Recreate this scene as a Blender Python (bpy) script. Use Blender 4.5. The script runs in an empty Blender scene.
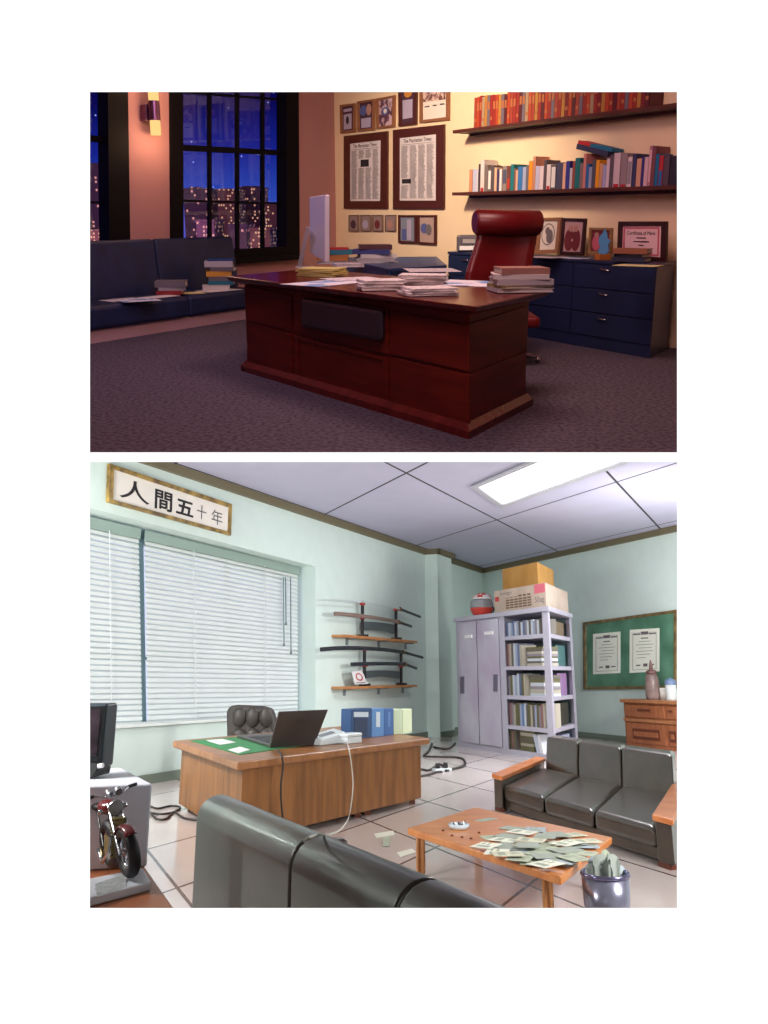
import bpy, bmesh, math, random
from mathutils import Vector, Matrix
from mathutils.geometry import tessellate_polygon
random.seed(7)
sc = bpy.context.scene
COL = sc.collection

# ---------------------------------------------------------------- camera, sky, exposure
F, PY = 850.0, 445.0                      # focal length and principal row, in pixels of 768 x 1024
TH = math.atan(230 / F)
HC = {1: 1.25, 2: 1.5}                   # eye height above the upper and the lower floor
CT, ST = math.cos(TH), math.sin(TH)
cam = bpy.data.cameras.new('camera'); camo = bpy.data.objects.new('camera', cam); COL.objects.link(camo)
cam.sensor_fit = 'VERTICAL'; cam.sensor_height = 24; cam.lens = F / 1024 * 24
cam.shift_y = (PY - 512) / 1024; cam.clip_start = .05; cam.clip_end = 2000
camo.location = (0, 0, HC[2]); camo.rotation_euler = (math.pi / 2 + TH, 0, 0)
sc.camera = camo
w = bpy.data.worlds.new('overcast_sky'); sc.world = w; w.use_nodes = True
w.node_tree.nodes['Background'].inputs[0].default_value = (1, 1, 1, 1)
w.node_tree.nodes['Background'].inputs[1].default_value = 1.22
sc.view_settings.view_transform = 'Standard'; sc.view_settings.look = 'None'
sc.view_settings.exposure = 0; sc.view_settings.gamma = 1; sc.view_settings.use_curve_mapping = False

# room frames: x right, y away from the viewer, z up, floor at z = 0
CAMF = Matrix.Translation((0, 0, HC[2])) @ Matrix.Rotation(TH, 4, 'X')
ROOM = {1: CAMF @ Matrix.Rotation(TH, 4, 'X') @ Matrix.Translation((0, 0, -HC[1])),
        2: Matrix.Identity(4), 0: CAMF}

def light(kind, name, r, loc, energy, col, size=.3, target=None, size_y=None, spot=None, spread=None):
    d = bpy.data.lights.new(name, kind); d.energy = energy; d.color = col
    if kind == 'AREA':
        d.size = size
        if size_y: d.shape = 'RECTANGLE'; d.size_y = size_y
        if spread: d.spread = spread
    else: d.shadow_soft_size = size
    if spot: d.spot_size = spot; d.spot_blend = 1
    o = bpy.data.objects.new(name, d); COL.objects.link(o)
    m = Matrix.Translation(loc)
    if target is not None:
        m = m @ (Vector(target) - Vector(loc)).to_track_quat('-Z', 'Y').to_matrix().to_4x4()
    o.matrix_world = ROOM[r] @ m
    return o
# upper office at night: unseen shelf lamp, then out-of-frame fills put in for brightness
light('SPOT', 'shelf_lamp', 1, (-.9, 8.2, 3.3), 660, (1, .8, .56), .25, (1.1, 11.3, 1.75), spot=1.5)
light('AREA', 'ceiling_fill', 1, (.6, 6.0, 3.45), 66, (1, .62, .55), 1.2, (.6, 7.0, 0))
light('AREA', 'sofa_fill', 1, (-1.9, 6.6, 3.4), 34, (.8, .62, 1), 1.0, (-2.2, 9.2, .8))
light('AREA', 'entry_fill', 1, (0, 3.2, 3.0), 52, (1, .6, .62), 1.0, (0, 6.2, .2))
# lower office by day: the ceiling panel, then unseen fill lights added for brightness
light('AREA', 'ceiling_panel_light', 2, (2.55, 13.0, 4.6), 340, (1, .99, .97), .8, (2.55, 13.0, 0), 3.0)
light('AREA', 'right_side_fill', 2, (6.2, 13.5, 3.0), 270, (1, .99, .98), 1.2, (0, 20.5, 2.4), 1.0)
light('AREA', 'left_side_fill', 2, (-4.3, 8.6, 2.9), 230, (1, .99, .98), 1.0, (5, 19, 2.3), .8)
light('AREA', 'left_front_fill', 2, (-2.6, 4.3, 2.0), 100, (1, .985, .96), .8, (.4, 9, 1.6), .7)
light('AREA', 'right_front_fill', 2, (3.0, 4.6, 1.95), 170, (1, .985, .96), .9, (.5, 13, 2.6), .8)

# ---------------------------------------------------------------- geometry helpers
def ray(r, px, py):
    x = (px - 384) / F; z = (PY - py) / F; t = 1 if r == 1 else -1
    return x, CT + t * ST * z, -t * ST + CT * z
def g(r, px, py, z=0.0):                  # point of a level surface
    x, y, d = ray(r, px, py); k = (z - HC[r]) / d
    return Vector((x * k, y * k, z))
def at(r, px, py, Y):                     # point at distance Y into the room
    x, y, d = ray(r, px, py); k = Y / y
    return Vector((x * k, Y, HC[r] + d * k))
def lerp(a, b, t): return a + (b - a) * t
class Wall:                               # an upright plane through two floor points
    def __init__(s, r, A, B):
        s.r, s.A, s.B = r, Vector((A[0], A[1], 0)), Vector((B[0], B[1], 0))
        n = Vector((s.B.y - s.A.y, s.A.x - s.B.x, 0)).normalized()
        if n.dot(-s.A) < 0: n = -n
        s.n = n; s.u = (s.B - s.A).normalized()
    def at(s, px, py, off=0.0):
        x, y, d = ray(s.r, px, py); q = s.A + s.n * off
        k = (s.n.x * q.x + s.n.y * q.y) / (s.n.x * x + s.n.y * y)
        return Vector((x * k, y * k, HC[s.r] + d * k))
    def shift(s, off): return Wall(s.r, s.A + s.n * off, s.B + s.n * off)

class MB:
    def __init__(s): s.v = []; s.f = []; s.m = []; s.mi = 0; s.sm = []; s.smooth = False
    def add(s, vs, fs):
        b = len(s.v); s.v += [Vector(p) for p in vs]
        for f in fs: s.f.append([b + i for i in f]); s.m.append(s.mi); s.sm.append(s.smooth)
        return s
    def extr(s, pts, vec):                # any outline pushed along vec
        n = len(pts); pts = [Vector(p) for p in pts]; vec = Vector(vec)
        return s.add(pts + [p + vec for p in pts],
                     [list(range(n))[::-1], list(range(n, 2 * n))] + [[i, (i + 1) % n, n + (i + 1) % n, n + i] for i in range(n)])
    def loft(s, a, b):
        n = len(a)
        return s.add(list(a) + list(b), [list(range(n))[::-1], list(range(n, 2 * n))] + [[i, (i + 1) % n, n + (i + 1) % n, n + i] for i in range(n)])
    def quadbox(s, q, z0, z1):
        return s.extr([(p[0], p[1], z0) for p in q], (0, 0, z1 - z0))
    def box(s, c, size, rz=0.0, R=None):
        M = R or Matrix.Rotation(rz, 3, 'Z'); h = Vector(size) / 2; c = Vector(c)
        vs = [c + M @ Vector((x * h.x, y * h.y, z * h.z)) for z in (-1, 1) for x, y in ((-1, -1), (1, -1), (1, 1), (-1, 1))]
        return s.add(vs, [[3, 2, 1, 0], [4, 5, 6, 7], [0, 1, 5, 4], [1, 2, 6, 5], [2, 3, 7, 6], [3, 0, 4, 7]])
    def plate(s, W, pxs, o0, o1):         # an outline on a wall, from o0 to o1 in front of it
        pts = [W.at(x, y, o1) for x, y in pxs]
        return s.extr(pts, W.n * (o0 - o1))
    def tube(s, path, r, seg=8, cap=True, flat=1.0, up=None):
        path = [Vector(p) for p in path]; n = len(path)
        rs = r if isinstance(r, (list, tuple)) else [r] * n
        rings = []; prev = None; sm = s.smooth
        for i, p in enumerate(path):
            d = (path[min(i + 1, n - 1)] - path[max(i - 1, 0)]).normalized()
            a = Vector(up) if up else (prev if prev else (Vector((0, 0, 1)) if abs(d.z) < .9 else Vector((1, 0, 0))))
            a = (a - d * a.dot(d)).normalized(); prev = a; b = d.cross(a)
            rings.append([p + (a * math.cos(t) + b * math.sin(t) * flat) * rs[i] for t in [2 * math.pi * k / seg for k in range(seg)]])
        fs = [[i * seg + k, i * seg + (k + 1) % seg, (i + 1) * seg + (k + 1) % seg, (i + 1) * seg + k] for i in range(n - 1) for k in range(seg)]
        s.smooth = seg > 6; s.add([q for ring in rings for q in ring], fs)
        s.smooth = False
        if cap: s.add(rings[0], [list(range(seg))[::-1]]); s.add(rings[-1], [list(range(seg))])
        s.smooth = sm; return s
    def lathe(s, c, prof, seg=24, R=None):
        c = Vector(c); R = R or Matrix.Identity(3); n = len(prof)
        vs = [c + R @ Vector((r * math.cos(2 * math.pi * k / seg), r * math.sin(2 * math.pi * k / seg), z)) for r, z in prof for k in range(seg)]
        fs = [[i * seg + k, i * seg + (k + 1) % seg, (i + 1) * seg + (k + 1) % seg, (i + 1) * seg + k] for i in range(n - 1) for k in range(seg)]
        sm = s.smooth; s.smooth = True; s.add(vs, fs); s.smooth = sm
        return s
    def ball(s, c, rad, seg=20, R=None):
        c = Vector(c); R = R or Matrix.Identity(3); rad = Vector(rad) if not isinstance(rad, (int, float)) else Vector((rad,) * 3)
        rows = seg // 2; vs = []; fs = []
        for i in range(rows + 1):
            t = math.pi * i / rows
            for k in range(seg):
                a = 2 * math.pi * k / seg
                vs.append(c + R @ Vector((rad.x * math.sin(t) * math.cos(a), rad.y * math.sin(t) * math.sin(a), rad.z * math.cos(t))))
        fs = [[i * seg + k, i * seg + (k + 1) % seg, (i + 1) * seg + (k + 1) % seg, (i + 1) * seg + k] for i in range(rows) for k in range(seg)]
        sm = s.smooth; s.smooth = True; s.add(vs, fs); s.smooth = sm; return s
    def text(s, txt, o, ux, uy, w_, h_, bold=0):   # lettering in the plane (ux, uy) from corner o, w_ x h_
        cu = bpy.data.curves.new('t', 'FONT'); cu.body = txt; cu.offset = bold; ob = bpy.data.objects.new('t', cu); COL.objects.link(ob)
        dg = bpy.context.evaluated_depsgraph_get(); me = ob.evaluated_get(dg).to_mesh()
        vs = [v.co.copy() for v in me.vertices]; fs = [list(p.vertices) for p in me.polygons]
        ob.evaluated_get(dg).to_mesh_clear(); bpy.data.objects.remove(ob)
        if not vs: return s
        x0 = min(v.x for v in vs); x1 = max(v.x for v in vs); y0 = min(v.y for v in vs); y1 = max(v.y for v in vs)
        o, ux, uy = Vector(o), Vector(ux), Vector(uy)
        return s.add([o + ux * ((v.x - x0) / (x1 - x0) * w_) + uy * ((v.y - y0) / max(y1 - y0, 1e-6) * h_) for v in vs], fs)
    def wtext(s, W, txt, q, off, bold=0):          # lettering on a wall inside an outline TL TR BR BL
        tl, tr, br, bl = [W.at(x, y, off) for x, y in q]
        t = MB().text(txt, (0, 0, 0), (1, 0, 0), (0, 1, 0), 1, 1, bold)
        return s.add([lerp(lerp(bl, br, v.x), lerp(tl, tr, v.x), v.y) for v in t.v], t.f)

def mesh_obj(name, mb, mats, inv=None, bevel=0, seg=2, clip=None, world=None, sub=0, keep=False):
    me = bpy.data.meshes.new(name)
    vs = [inv @ p for p in mb.v] if inv else mb.v
    me.from_pydata([tuple(p) for p in vs], [], mb.f)
    for i, p in enumerate(me.polygons): p.material_index = mb.m[i]; p.use_smooth = mb.sm[i]
    for m in (mats if isinstance(mats, (list, tuple)) else [mats]): me.materials.append(m)
    bm = bmesh.new(); bm.from_mesh(me)
    if not keep:
        bmesh.ops.remove_doubles(bm, verts=bm.verts, dist=1e-6) if bevel else None
        bmesh.ops.recalc_face_normals(bm, faces=bm.faces)
    if clip:                              # trimmed where the added divider between the two rooms runs
        M = (world or Matrix.Identity(4)).inverted()
        k, up = (-.0100, 1) if clip == 1 else (-.0185, -1)
        n = CAMF.to_3x3() @ Vector((0, -k, 1)) * up
        co = M @ CAMF.translation; no = (M.to_3x3() @ n).normalized()
        bmesh.ops.bisect_plane(bm, geom=bm.verts[:] + bm.edges[:] + bm.faces[:], plane_co=co, plane_no=no, clear_inner=True)
        no = (M.to_3x3() @ (CAMF.to_3x3() @ Vector((0, 1, 0)))).normalized(); co = M @ (CAMF @ Vector((0, 1.52, 0)))
        bmesh.ops.bisect_plane(bm, geom=bm.verts[:] + bm.edges[:] + bm.faces[:], plane_co=co, plane_no=no, clear_inner=True)
    bm.to_mesh(me); bm.free()
    o = bpy.data.objects.new(name, me); COL.objects.link(o)
    if bevel:
        b = o.modifiers.new('bevel', 'BEVEL'); b.width = bevel; b.segments = seg; b.limit_method = 'ANGLE'; b.angle_limit = .6
        if seg > 2:
            for p in me.polygons: p.use_smooth = True
            try: b.harden_normals = True
            except Exception: pass
    return o
def tag(o, label=None, cat=None, group=None, kind=None):
    if label: o['label'] = label
    if cat: o['category'] = cat
    if group: o['group'] = group
    if kind: o['kind'] = kind
    return o
class Thing:                              # an Empty at the thing's base with its parts below it
    def __init__(s, name, label, cat, r, base, rz=0.0, group=None, kind=None):
        s.r = r; s.L = Matrix.Translation(base) @ Matrix.Rotation(rz, 4, 'Z'); s.W = ROOM[r] @ s.L; s.inv = s.L.inverted()
        s.o = bpy.data.objects.new(name, None); COL.objects.link(s.o); s.o.matrix_world = s.W; s.o.empty_display_size = .1
        tag(s.o, label, cat, group, kind)
    def part(s, name, mb, mats, parent=None, rel=False, **k):
        label = k.pop('label', None)
        if 'clip' in k: k['world'] = s.W
        o = mesh_obj(name, mb, mats, None if rel else s.inv, **k)
        o.parent = parent or s.o
        if label: o['label'] = label
        return o
def solo(name, label, cat, r, mb, mats, group=None, kind=None, rel=None, **k):   # a thing that is one mesh
    if rel is None:
        xs = [p for p in mb.v]; b = Vector((sum(p.x for p in xs) / len(xs), sum(p.y for p in xs) / len(xs), min(p.z for p in xs)))
        L = Matrix.Translation(b); inv = L.inverted()
    else: L = rel; inv = None
    if 'clip' in k: k['world'] = ROOM[r] @ L
    o = mesh_obj(name, mb, mats, inv, **k); o.matrix_world = ROOM[r] @ L
    return tag(o, label, cat, group, kind)
def struct(name, r, mb, mats, label=None, **k):
    o = mesh_obj(name, mb, mats, None, world=ROOM[r], **k); o.matrix_world = ROOM[r]
    return tag(o, label, None, None, 'structure')

# ---------------------------------------------------------------- materials
def lin(c): return tuple(((x / 255) / 12.92 if x / 255 <= .04045 else ((x / 255 + .055) / 1.055) ** 2.4) for x in c) + (1,)
MC = {}
def mat(name, c, rough=.6, metal=0, coat=0, emit=None, es=1, alpha=None):
    key = (name, tuple(c), rough, metal)
    if key in MC: return MC[key]
    m = bpy.data.materials.new(name); m.use_nodes = True; b = m.node_tree.nodes['Principled BSDF']
    b.inputs['Base Color'].default_value = lin(c); b.inputs['Roughness'].default_value = rough; b.inputs['Metallic'].default_value = metal
    b.inputs['Coat Weight'].default_value = coat
    if emit: b.inputs['Emission Color'].default_value = lin(emit); b.inputs['Emission Strength'].default_value = es
    nt = m.node_tree                       # a little unevenness of colour in every surface
    tc = nt.nodes.new('ShaderNodeTexCoord'); no = nt.nodes.new('ShaderNodeTexNoise'); no.inputs['Scale'].default_value = 3.5
    nt.links.new(tc.outputs['Object'], no.inputs['Vector'])
    mx = nt.nodes.new('ShaderNodeMix'); mx.data_type = 'RGBA'
    mx.inputs['A'].default_value = tuple(x * .95 for x in lin(c)[:3]) + (1,); mx.inputs['B'].default_value = tuple(min(1, x * 1.05) for x in lin(c)[:3]) + (1,)
    nt.links.new(no.outputs['Fac'], mx.inputs['Factor']); nt.links.new(mx.outputs['Result'], b.inputs['Base Color'])
    MC[key] = m; return m
def noisy(name, c1, c2, scale=8, rough=.6, stretch=(1, 1, 1), coat=0, detail=4, lo=.35, hi=.65, rot=(0, 0, 0), bump=0):
    m = bpy.data.materials.new(name); m.use_nodes = True; nt = m.node_tree; b = nt.nodes['Principled BSDF']
    b.inputs['Roughness'].default_value = rough; b.inputs['Coat Weight'].default_value = coat
    tc = nt.nodes.new('ShaderNodeTexCoord'); mp = nt.nodes.new('ShaderNodeMapping'); mp.inputs['Scale'].default_value = stretch; mp.inputs['Rotation'].default_value = rot
    no = nt.nodes.new('ShaderNodeTexNoise'); no.inputs['Scale'].default_value = scale; no.inputs['Detail'].default_value = detail
    cr = nt.nodes.new('ShaderNodeValToRGB'); cr.color_ramp.elements[0].position = lo; cr.color_ramp.elements[1].position = hi
    cr.color_ramp.elements[0].color = lin(c1); cr.color_ramp.elements[1].color = lin(c2)
    nt.links.new(tc.outputs['Object'], mp.inputs[0]); nt.links.new(mp.outputs[0], no.inputs['Vector']); nt.links.new(no.outputs['Fac'], cr.inputs[0]); nt.links.new(cr.outputs[0], b.inputs['Base Color'])
    if bump:
        bp = nt.nodes.new('ShaderNodeBump'); bp.inputs['Strength'].default_value = bump; bp.inputs['Distance'].default_value = .01
        nt.links.new(no.outputs['Fac'], bp.inputs['Height']); nt.links.new(bp.outputs[0], b.inputs['Normal'])
    return m
def math_node(nt, op, a, b=None, c=None):
    n = nt.nodes.new('ShaderNodeMath'); n.operation = op
    for i, x in enumerate((a, b, c)):
        if x is None: continue
        if isinstance(x, (int, float)): n.inputs[i].default_value = x
        else: nt.links.new(x, n.inputs[i])
    return n.outputs[0]
def tiles(name, base1, base2, line, famA, famB, width, rough, coat=0, scale=2.0):
    # two families of joints: each (nx, ny, offset, spacing) in floor coordinates
    m = bpy.data.materials.new(name); m.use_nodes = True; nt = m.node_tree; b = nt.nodes['Principled BSDF']
    tc = nt.nodes.new('ShaderNodeTexCoord'); sp = nt.nodes.new('ShaderNodeSeparateXYZ'); nt.links.new(tc.outputs['Object'], sp.inputs[0])
    ds = []
    for nx, ny, off, spc in (famA, famB):
        s_ = math_node(nt, 'ADD', math_node(nt, 'MULTIPLY', sp.outputs[0], nx), math_node(nt, 'MULTIPLY', sp.outputs[1], ny))
        t = math_node(nt, 'FRACT', math_node(nt, 'DIVIDE', math_node(nt, 'SUBTRACT', s_, off - spc / 2 - 200 * spc), spc))
        ds.append(math_node(nt, 'MULTIPLY', math_node(nt, 'ABSOLUTE', math_node(nt, 'SUBTRACT', t, .5)), spc))
    mn = math_node(nt, 'MINIMUM', ds[0], ds[1]); fac = math_node(nt, 'LESS_THAN', mn, width / 2)
    no = nt.nodes.new('ShaderNodeTexNoise'); no.inputs['Scale'].default_value = scale; nt.links.new(tc.outputs['Object'], no.inputs['Vector'])
    m1 = nt.nodes.new('ShaderNodeMix'); m1.data_type = 'RGBA'; m1.inputs['A'].default_value = lin(base1); m1.inputs['B'].default_value = lin(base2)
    nt.links.new(no.outputs['Fac'], m1.inputs['Factor'])
    m2 = nt.nodes.new('ShaderNodeMix'); m2.data_type = 'RGBA'; nt.links.new(fac, m2.inputs['Factor'])
    nt.links.new(m1.outputs['Result'], m2.inputs['A']); m2.inputs['B'].default_value = lin(line)
    nt.links.new(m2.outputs['Result'], b.inputs['Base Color']); b.inputs['Roughness'].default_value = rough; b.inputs['Coat Weight'].default_value = coat
    return m
def emis(name, c, s_):
    m = bpy.data.materials.new(name); m.use_nodes = True; nt = m.node_tree; nt.nodes.remove(nt.nodes['Principled BSDF'])
    e = nt.nodes.new('ShaderNodeEmission'); e.inputs[0].default_value = lin(c); e.inputs[1].default_value = s_
    nt.links.new(e.outputs[0], nt.nodes['Material Output'].inputs[0]); return m
def glassm(name, tint=(255, 255, 255), rough=.02, opac=.06):
    m = bpy.data.materials.new(name); m.use_nodes = True; nt = m.node_tree; nt.nodes.remove(nt.nodes['Principled BSDF'])
    t = nt.nodes.new('ShaderNodeBsdfTransparent'); t.inputs[0].default_value = lin(tint); gl = nt.nodes.new('ShaderNodeBsdfGlossy'); gl.inputs['Roughness'].default_value = rough
    mx = nt.nodes.new('ShaderNodeMixShader'); mx.inputs[0].default_value = opac
    nt.links.new(t.outputs[0], mx.inputs[1]); nt.links.new(gl.outputs[0], mx.inputs[2]); nt.links.new(mx.outputs[0], nt.nodes['Material Output'].inputs[0]); return m
def printed(name, paper, ink, cols=40, rough=.7, dens=.5, sx=60, sz=120):
    # rows of small print: noise stretched along the line
    m = noisy(name, ink, paper, 1, rough, (sx, sx, sz), detail=2, lo=dens - .06, hi=dens + .02); return m
def ordn(n):
    W = ['first', 'second', 'third', 'fourth', 'fifth', 'sixth', 'seventh', 'eighth', 'ninth', 'tenth', 'eleventh', 'twelfth', 'thirteenth', 'fourteenth', 'fifteenth', 'sixteenth', 'seventeenth', 'eighteenth', 'nineteenth']
    if n <= 19: return W[n - 1]
    T = {2: 'twenty', 3: 'thirty', 4: 'forty', 5: 'fifty', 6: 'sixty'}; TT = {2: 'twentieth', 3: 'thirtieth', 4: 'fortieth', 5: 'fiftieth', 6: 'sixtieth'}
    return TT[n // 10] if n % 10 == 0 else T[n // 10] + '-' + W[n % 10 - 1]

# ---------------------------------------------------------------- shared materials
M_white = mat('white_plaster', (252, 252, 252), .9)
M_deck = mat('grey_board', (120, 118, 120), .9)
M_wallB = mat('rose_wall_paint', (178, 128, 124), .85)
M_wallA = mat('cream_wall_paint', (238, 212, 176), .85)
M_carpet = noisy('speckled_carpet', (60, 53, 66), (90, 82, 96), 34, .95, detail=6, lo=.4, hi=.56)
M_dark = mat('black_window_wood', (9, 5, 10), .65); M_dark.node_tree.nodes['Principled BSDF'].inputs['Specular IOR Level'].default_value = .15
M_glass = glassm('window_glass', (235, 238, 255), .02, .035)
M_mint = mat('mint_wall_paint', (210, 227, 221), .8)
M_olive = mat('olive_cornice', (112, 104, 78), .6)
M_skirt = mat('grey_green_baseboard', (120, 132, 118), .6)
M_tile = tiles('pale_floor_tile', (212, 198, 194), (226, 214, 210), (70, 62, 60), (-.90534, .42469, 4.27, 1.15), (-.91944, -.39324, -4.9, 1.2), .028, .16, .3, 1.2)
M_ceil = tiles('ceiling_board', (180, 178, 200), (190, 188, 210), (40, 38, 42), (-.90534, .42469, 5.44, 3.0), (-.91944, -.39324, -9.28, 3.6), .045, .8)

# ---------------------------------------------------------------- white wall standing for the page margin, added divider between the rooms
def page_margin_wall():
    Y0, Y1 = 1.5, 1.54
    def P(px, py, Y, gx=0, gz=0): return Vector(((px - 384) / F * 1.5 + gx, Y, (PY - py) / F * 1.5 + gz))
    holes = [(90, 92, 677, 452.3), (90, 462, 677, 908)]
    mb = MB(); X, Z = 8, 6.5
    def ring(h, Y, e):
        x0, y0, x1, y1 = h
        t = e if y0 < 200 else e * .25; b = e if y1 > 600 else e * .25
        return [P(x0, y1, Y, -e, -b), P(x1, y1, Y, e, -b), P(x1, y0, Y, e, t), P(x0, y0, Y, -e, t)]
    for Y, e in ((Y0, 0), (Y1, .05)):
        u, l = ring(holes[0], Y, e), ring(holes[1], Y, e); V3 = lambda x, z: Vector((x, Y, z))
        xa, xb = u[0].x, u[1].x
        for q in ([V3(-X, -Z), V3(xa, -Z), V3(xa, Z), V3(-X, Z)], [V3(xb, -Z), V3(X, -Z), V3(X, Z), V3(xb, Z)],
                  [V3(xa, u[2].z), V3(xb, u[2].z), V3(xb, Z), V3(xa, Z)], [V3(xa, l[2].z), V3(xb, l[2].z), V3(xb, u[0].z), V3(xa, u[0].z)],
                  [V3(xa, -Z), V3(xb, -Z), V3(xb, l[0].z), V3(xa, l[0].z)]): mb.add(q, [[0, 1, 2, 3]])
    for h in holes:
        a, b = ring(h, Y0, 0), ring(h, Y1, .05)
        for i in range(4): mb.add([a[i], a[(i + 1) % 4], b[(i + 1) % 4], b[i]], [[0, 1, 2, 3]])
    struct('wall_page_margin', 0, mb, M_white, 'added white wall standing for the page margin, with two wide openings')
page_margin_wall()
mb = MB(); ya, yb = 1.52, 34
mb.loft([(-9, ya, -.0185 * ya), (9, ya, -.0185 * ya), (9, ya, -.0105 * ya), (-9, ya, -.0105 * ya)],
        [(-9, yb, -.0185 * yb), (9, yb, -.0185 * yb), (9, yb, -.0105 * yb), (-9, yb, -.0105 * yb)])
struct('light_divider', 0, mb, M_deck, 'added grey divider keeping light of the upper and lower office apart')  # unseen board, added so light does not leak between the rooms

# ================================================================ UPPER OFFICE
K1 = g(1, 337, 299); A1 = g(1, 673, 348); B1 = g(1, 90, 329.1)
WA, WB = Wall(1, K1, A1), Wall(1, K1, B1)
HT1 = 3.75
A1e = K1 + WA.u * 8.0; B1e = K1 + WB.u * 6.6
mb = MB(); mb.extr([(-6, 1, 0), (6, 1, 0), (A1e.x, A1e.y, 0), (K1.x, K1.y + .3, 0), (B1e.x - .3, B1e.y, 0), (-6, 4, 0)], (0, 0, -.05))
struct('floor', 1, mb, M_carpet, 'dark speckled carpet of the upper office', clip=1)
mb = MB(); mb.extr([(-6.5, .5, HT1), (7, .5, HT1), (7, A1e.y, HT1), (K1.x + .5, K1.y + 1, HT1), (K1.x - 1, K1.y + 1, HT1), (-6.5, B1e.y, HT1)], (0, 0, .1))
struct('ceiling', 1, mb, M_wallB, 'plain ceiling of the upper office', clip=1)
def thick_wall(name, r, W, a, b, z0, z1, t, m, label, holes=(), clip=None):
    # a..b along the wall from W.A, with openings given as outlines in the picture
    def uz(p): d = p - W.A; return Vector((d.dot(W.u), p.z, 0))
    outer = [Vector((a, z0, 0)), Vector((b, z0, 0)), Vector((b, z1, 0)), Vector((a, z1, 0))]
    hs = [[uz(W.at(x, y)) for x, y in h] for h in holes]
    mb = MB(); tris = tessellate_polygon([outer] + hs) if hs else [(0, 1, 2), (0, 2, 3)]
    P = lambda q, off: Vector((W.A.x, W.A.y, 0)) + W.u * q.x + Vector((0, 0, q.y)) - W.n * off
    for off in (0, t): mb.add([P(q, off) for l in [outer] + hs for q in l], [list(x) for x in tris])
    for l in [outer] + hs:
        n = len(l)
        for i in range(n): mb.add([P(l[i], 0), P(l[(i + 1) % n], 0), P(l[(i + 1) % n], t), P(l[i], t)], [[0, 1, 2, 3]])
    return struct(name, r, mb, m, label, clip=clip)
W2_OUT = [(170, 30), (298.5, 44), (299.8, 259), (171.8, 268)]
W1_OUT = [(12, 10), (127, 20), (130.8, 271), (12, 281)]
thick_wall('wall_back', 1, WA, -.02, 8.0, -2.5, HT1, .2, M_wallA, 'warm cream wall with shelves and framed papers', clip=1)
thick_wall('wall_left', 1, WB, -.02, 6.6, -2.5, HT1, .3, M_wallB, 'rose wall with two tall dark windows', holes=[W1_OUT, W2_OUT], clip=1)
mb = MB(); mb.quadbox([(B1e.x, B1e.y), (B1e.x - .2, B1e.y), (B1e.x - .2, .5), (B1e.x, .5)], -4, HT1)
struct('wall_left_return', 1, mb, M_wallB, 'rose side wall near the viewer', clip=1)
mb = MB(); mb.quadbox([(A1e.x, A1e.y), (A1e.x + .2, A1e.y), (A1e.x + .2, .5), (A1e.x, .5)], -4, HT1)
struct('wall_right', 1, mb, M_wallB, 'rose wall at the right of the upper office', clip=1)

def sash_window(name, label, outer, gl, cols, rows, rail, off=.10):
    # gl: glass outline TL TR BR BL; rows: heights (left y, right y) of the bars; rail: thick one
    t = Thing(name, label, None, 1, WB.at(*outer[3], 0), kind='structure')
    mb = MB(); o = [WB.at(x, y, .03) for x, y in outer]; i_ = [WB.at(x, y, .03) for x, y in gl]
    for k in range(4):
        mb.extr([o[k], o[(k + 1) % 4], i_[(k + 1) % 4], i_[k]], -WB.n * .19)
    t.part('window_frame', mb, M_dark, clip=1)
    def q(u, yl, yr): # point on the glass plane outline by column share and bar height
        xl = lerp(gl[0][0], gl[3][0], .5); xr = lerp(gl[1][0], gl[2][0], .5)
        return (lerp(xl, xr, u), lerp(yl, yr, u))
    mb = MB()
    for c_ in cols:
        xt = lerp(gl[0][0], gl[1][0], c_); xb = lerp(gl[3][0], gl[2][0], c_); yt = lerp(gl[0][1], gl[1][1], c_); yb = lerp(gl[3][1], gl[2][1], c_)
        mb.plate(WB, [(xt - 1.3, yt), (xt + 1.3, yt), (xb + 1.3, yb), (xb - 1.3, yb)], -.15, -.105)
    for yl, yr, h in rows:
        a, b = q(0, yl, yr), q(1, yl, yr)
        mb.plate(WB, [(a[0], a[1] - h), (b[0], b[1] - h * .8), (b[0], b[1] + h * .8), (a[0], a[1] + h)], -.16, -.105 if h < 2 else -.08)
    t.part('muntin_bars', mb, M_dark, clip=1)
    mb = MB(); mb.plate(WB, gl, -.13, -.12); t.part('glass', mb, M_glass, clip=1)
    mb = MB(); o2 = [(outer[3][0] - 1, outer[3][1] - 5), (outer[2][0] + 1, outer[2][1] - 5), (outer[2][0] + 1, outer[2][1] + .5), (outer[3][0] - 1, outer[3][1] + .5)]
    mb.plate(WB, o2, -.05, .12); t.part('window_sill', mb, M_dark, clip=1)
sash_window('window_1', 'tall dark sash window cut by the left edge, night skyline behind', W1_OUT, [(26, 22), (107.4, 33), (109.6, 258), (26, 264)], [.34, .68],
            [(131, 140, 3.6), (203, 202.3, 1.2), (75, 84, 1.2)], None)
sash_window('window_2', 'tall dark sash window of sixteen panes with night skyline', W2_OUT, [(183, 42), (286.8, 53), (286.6, 246.7), (183.8, 253.7)], [.262, .53, .775],
            [(147.6, 153, 3.0), (200.7, 203.5, 1.2), (92, 99.8, 1.2)], None)

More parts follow.
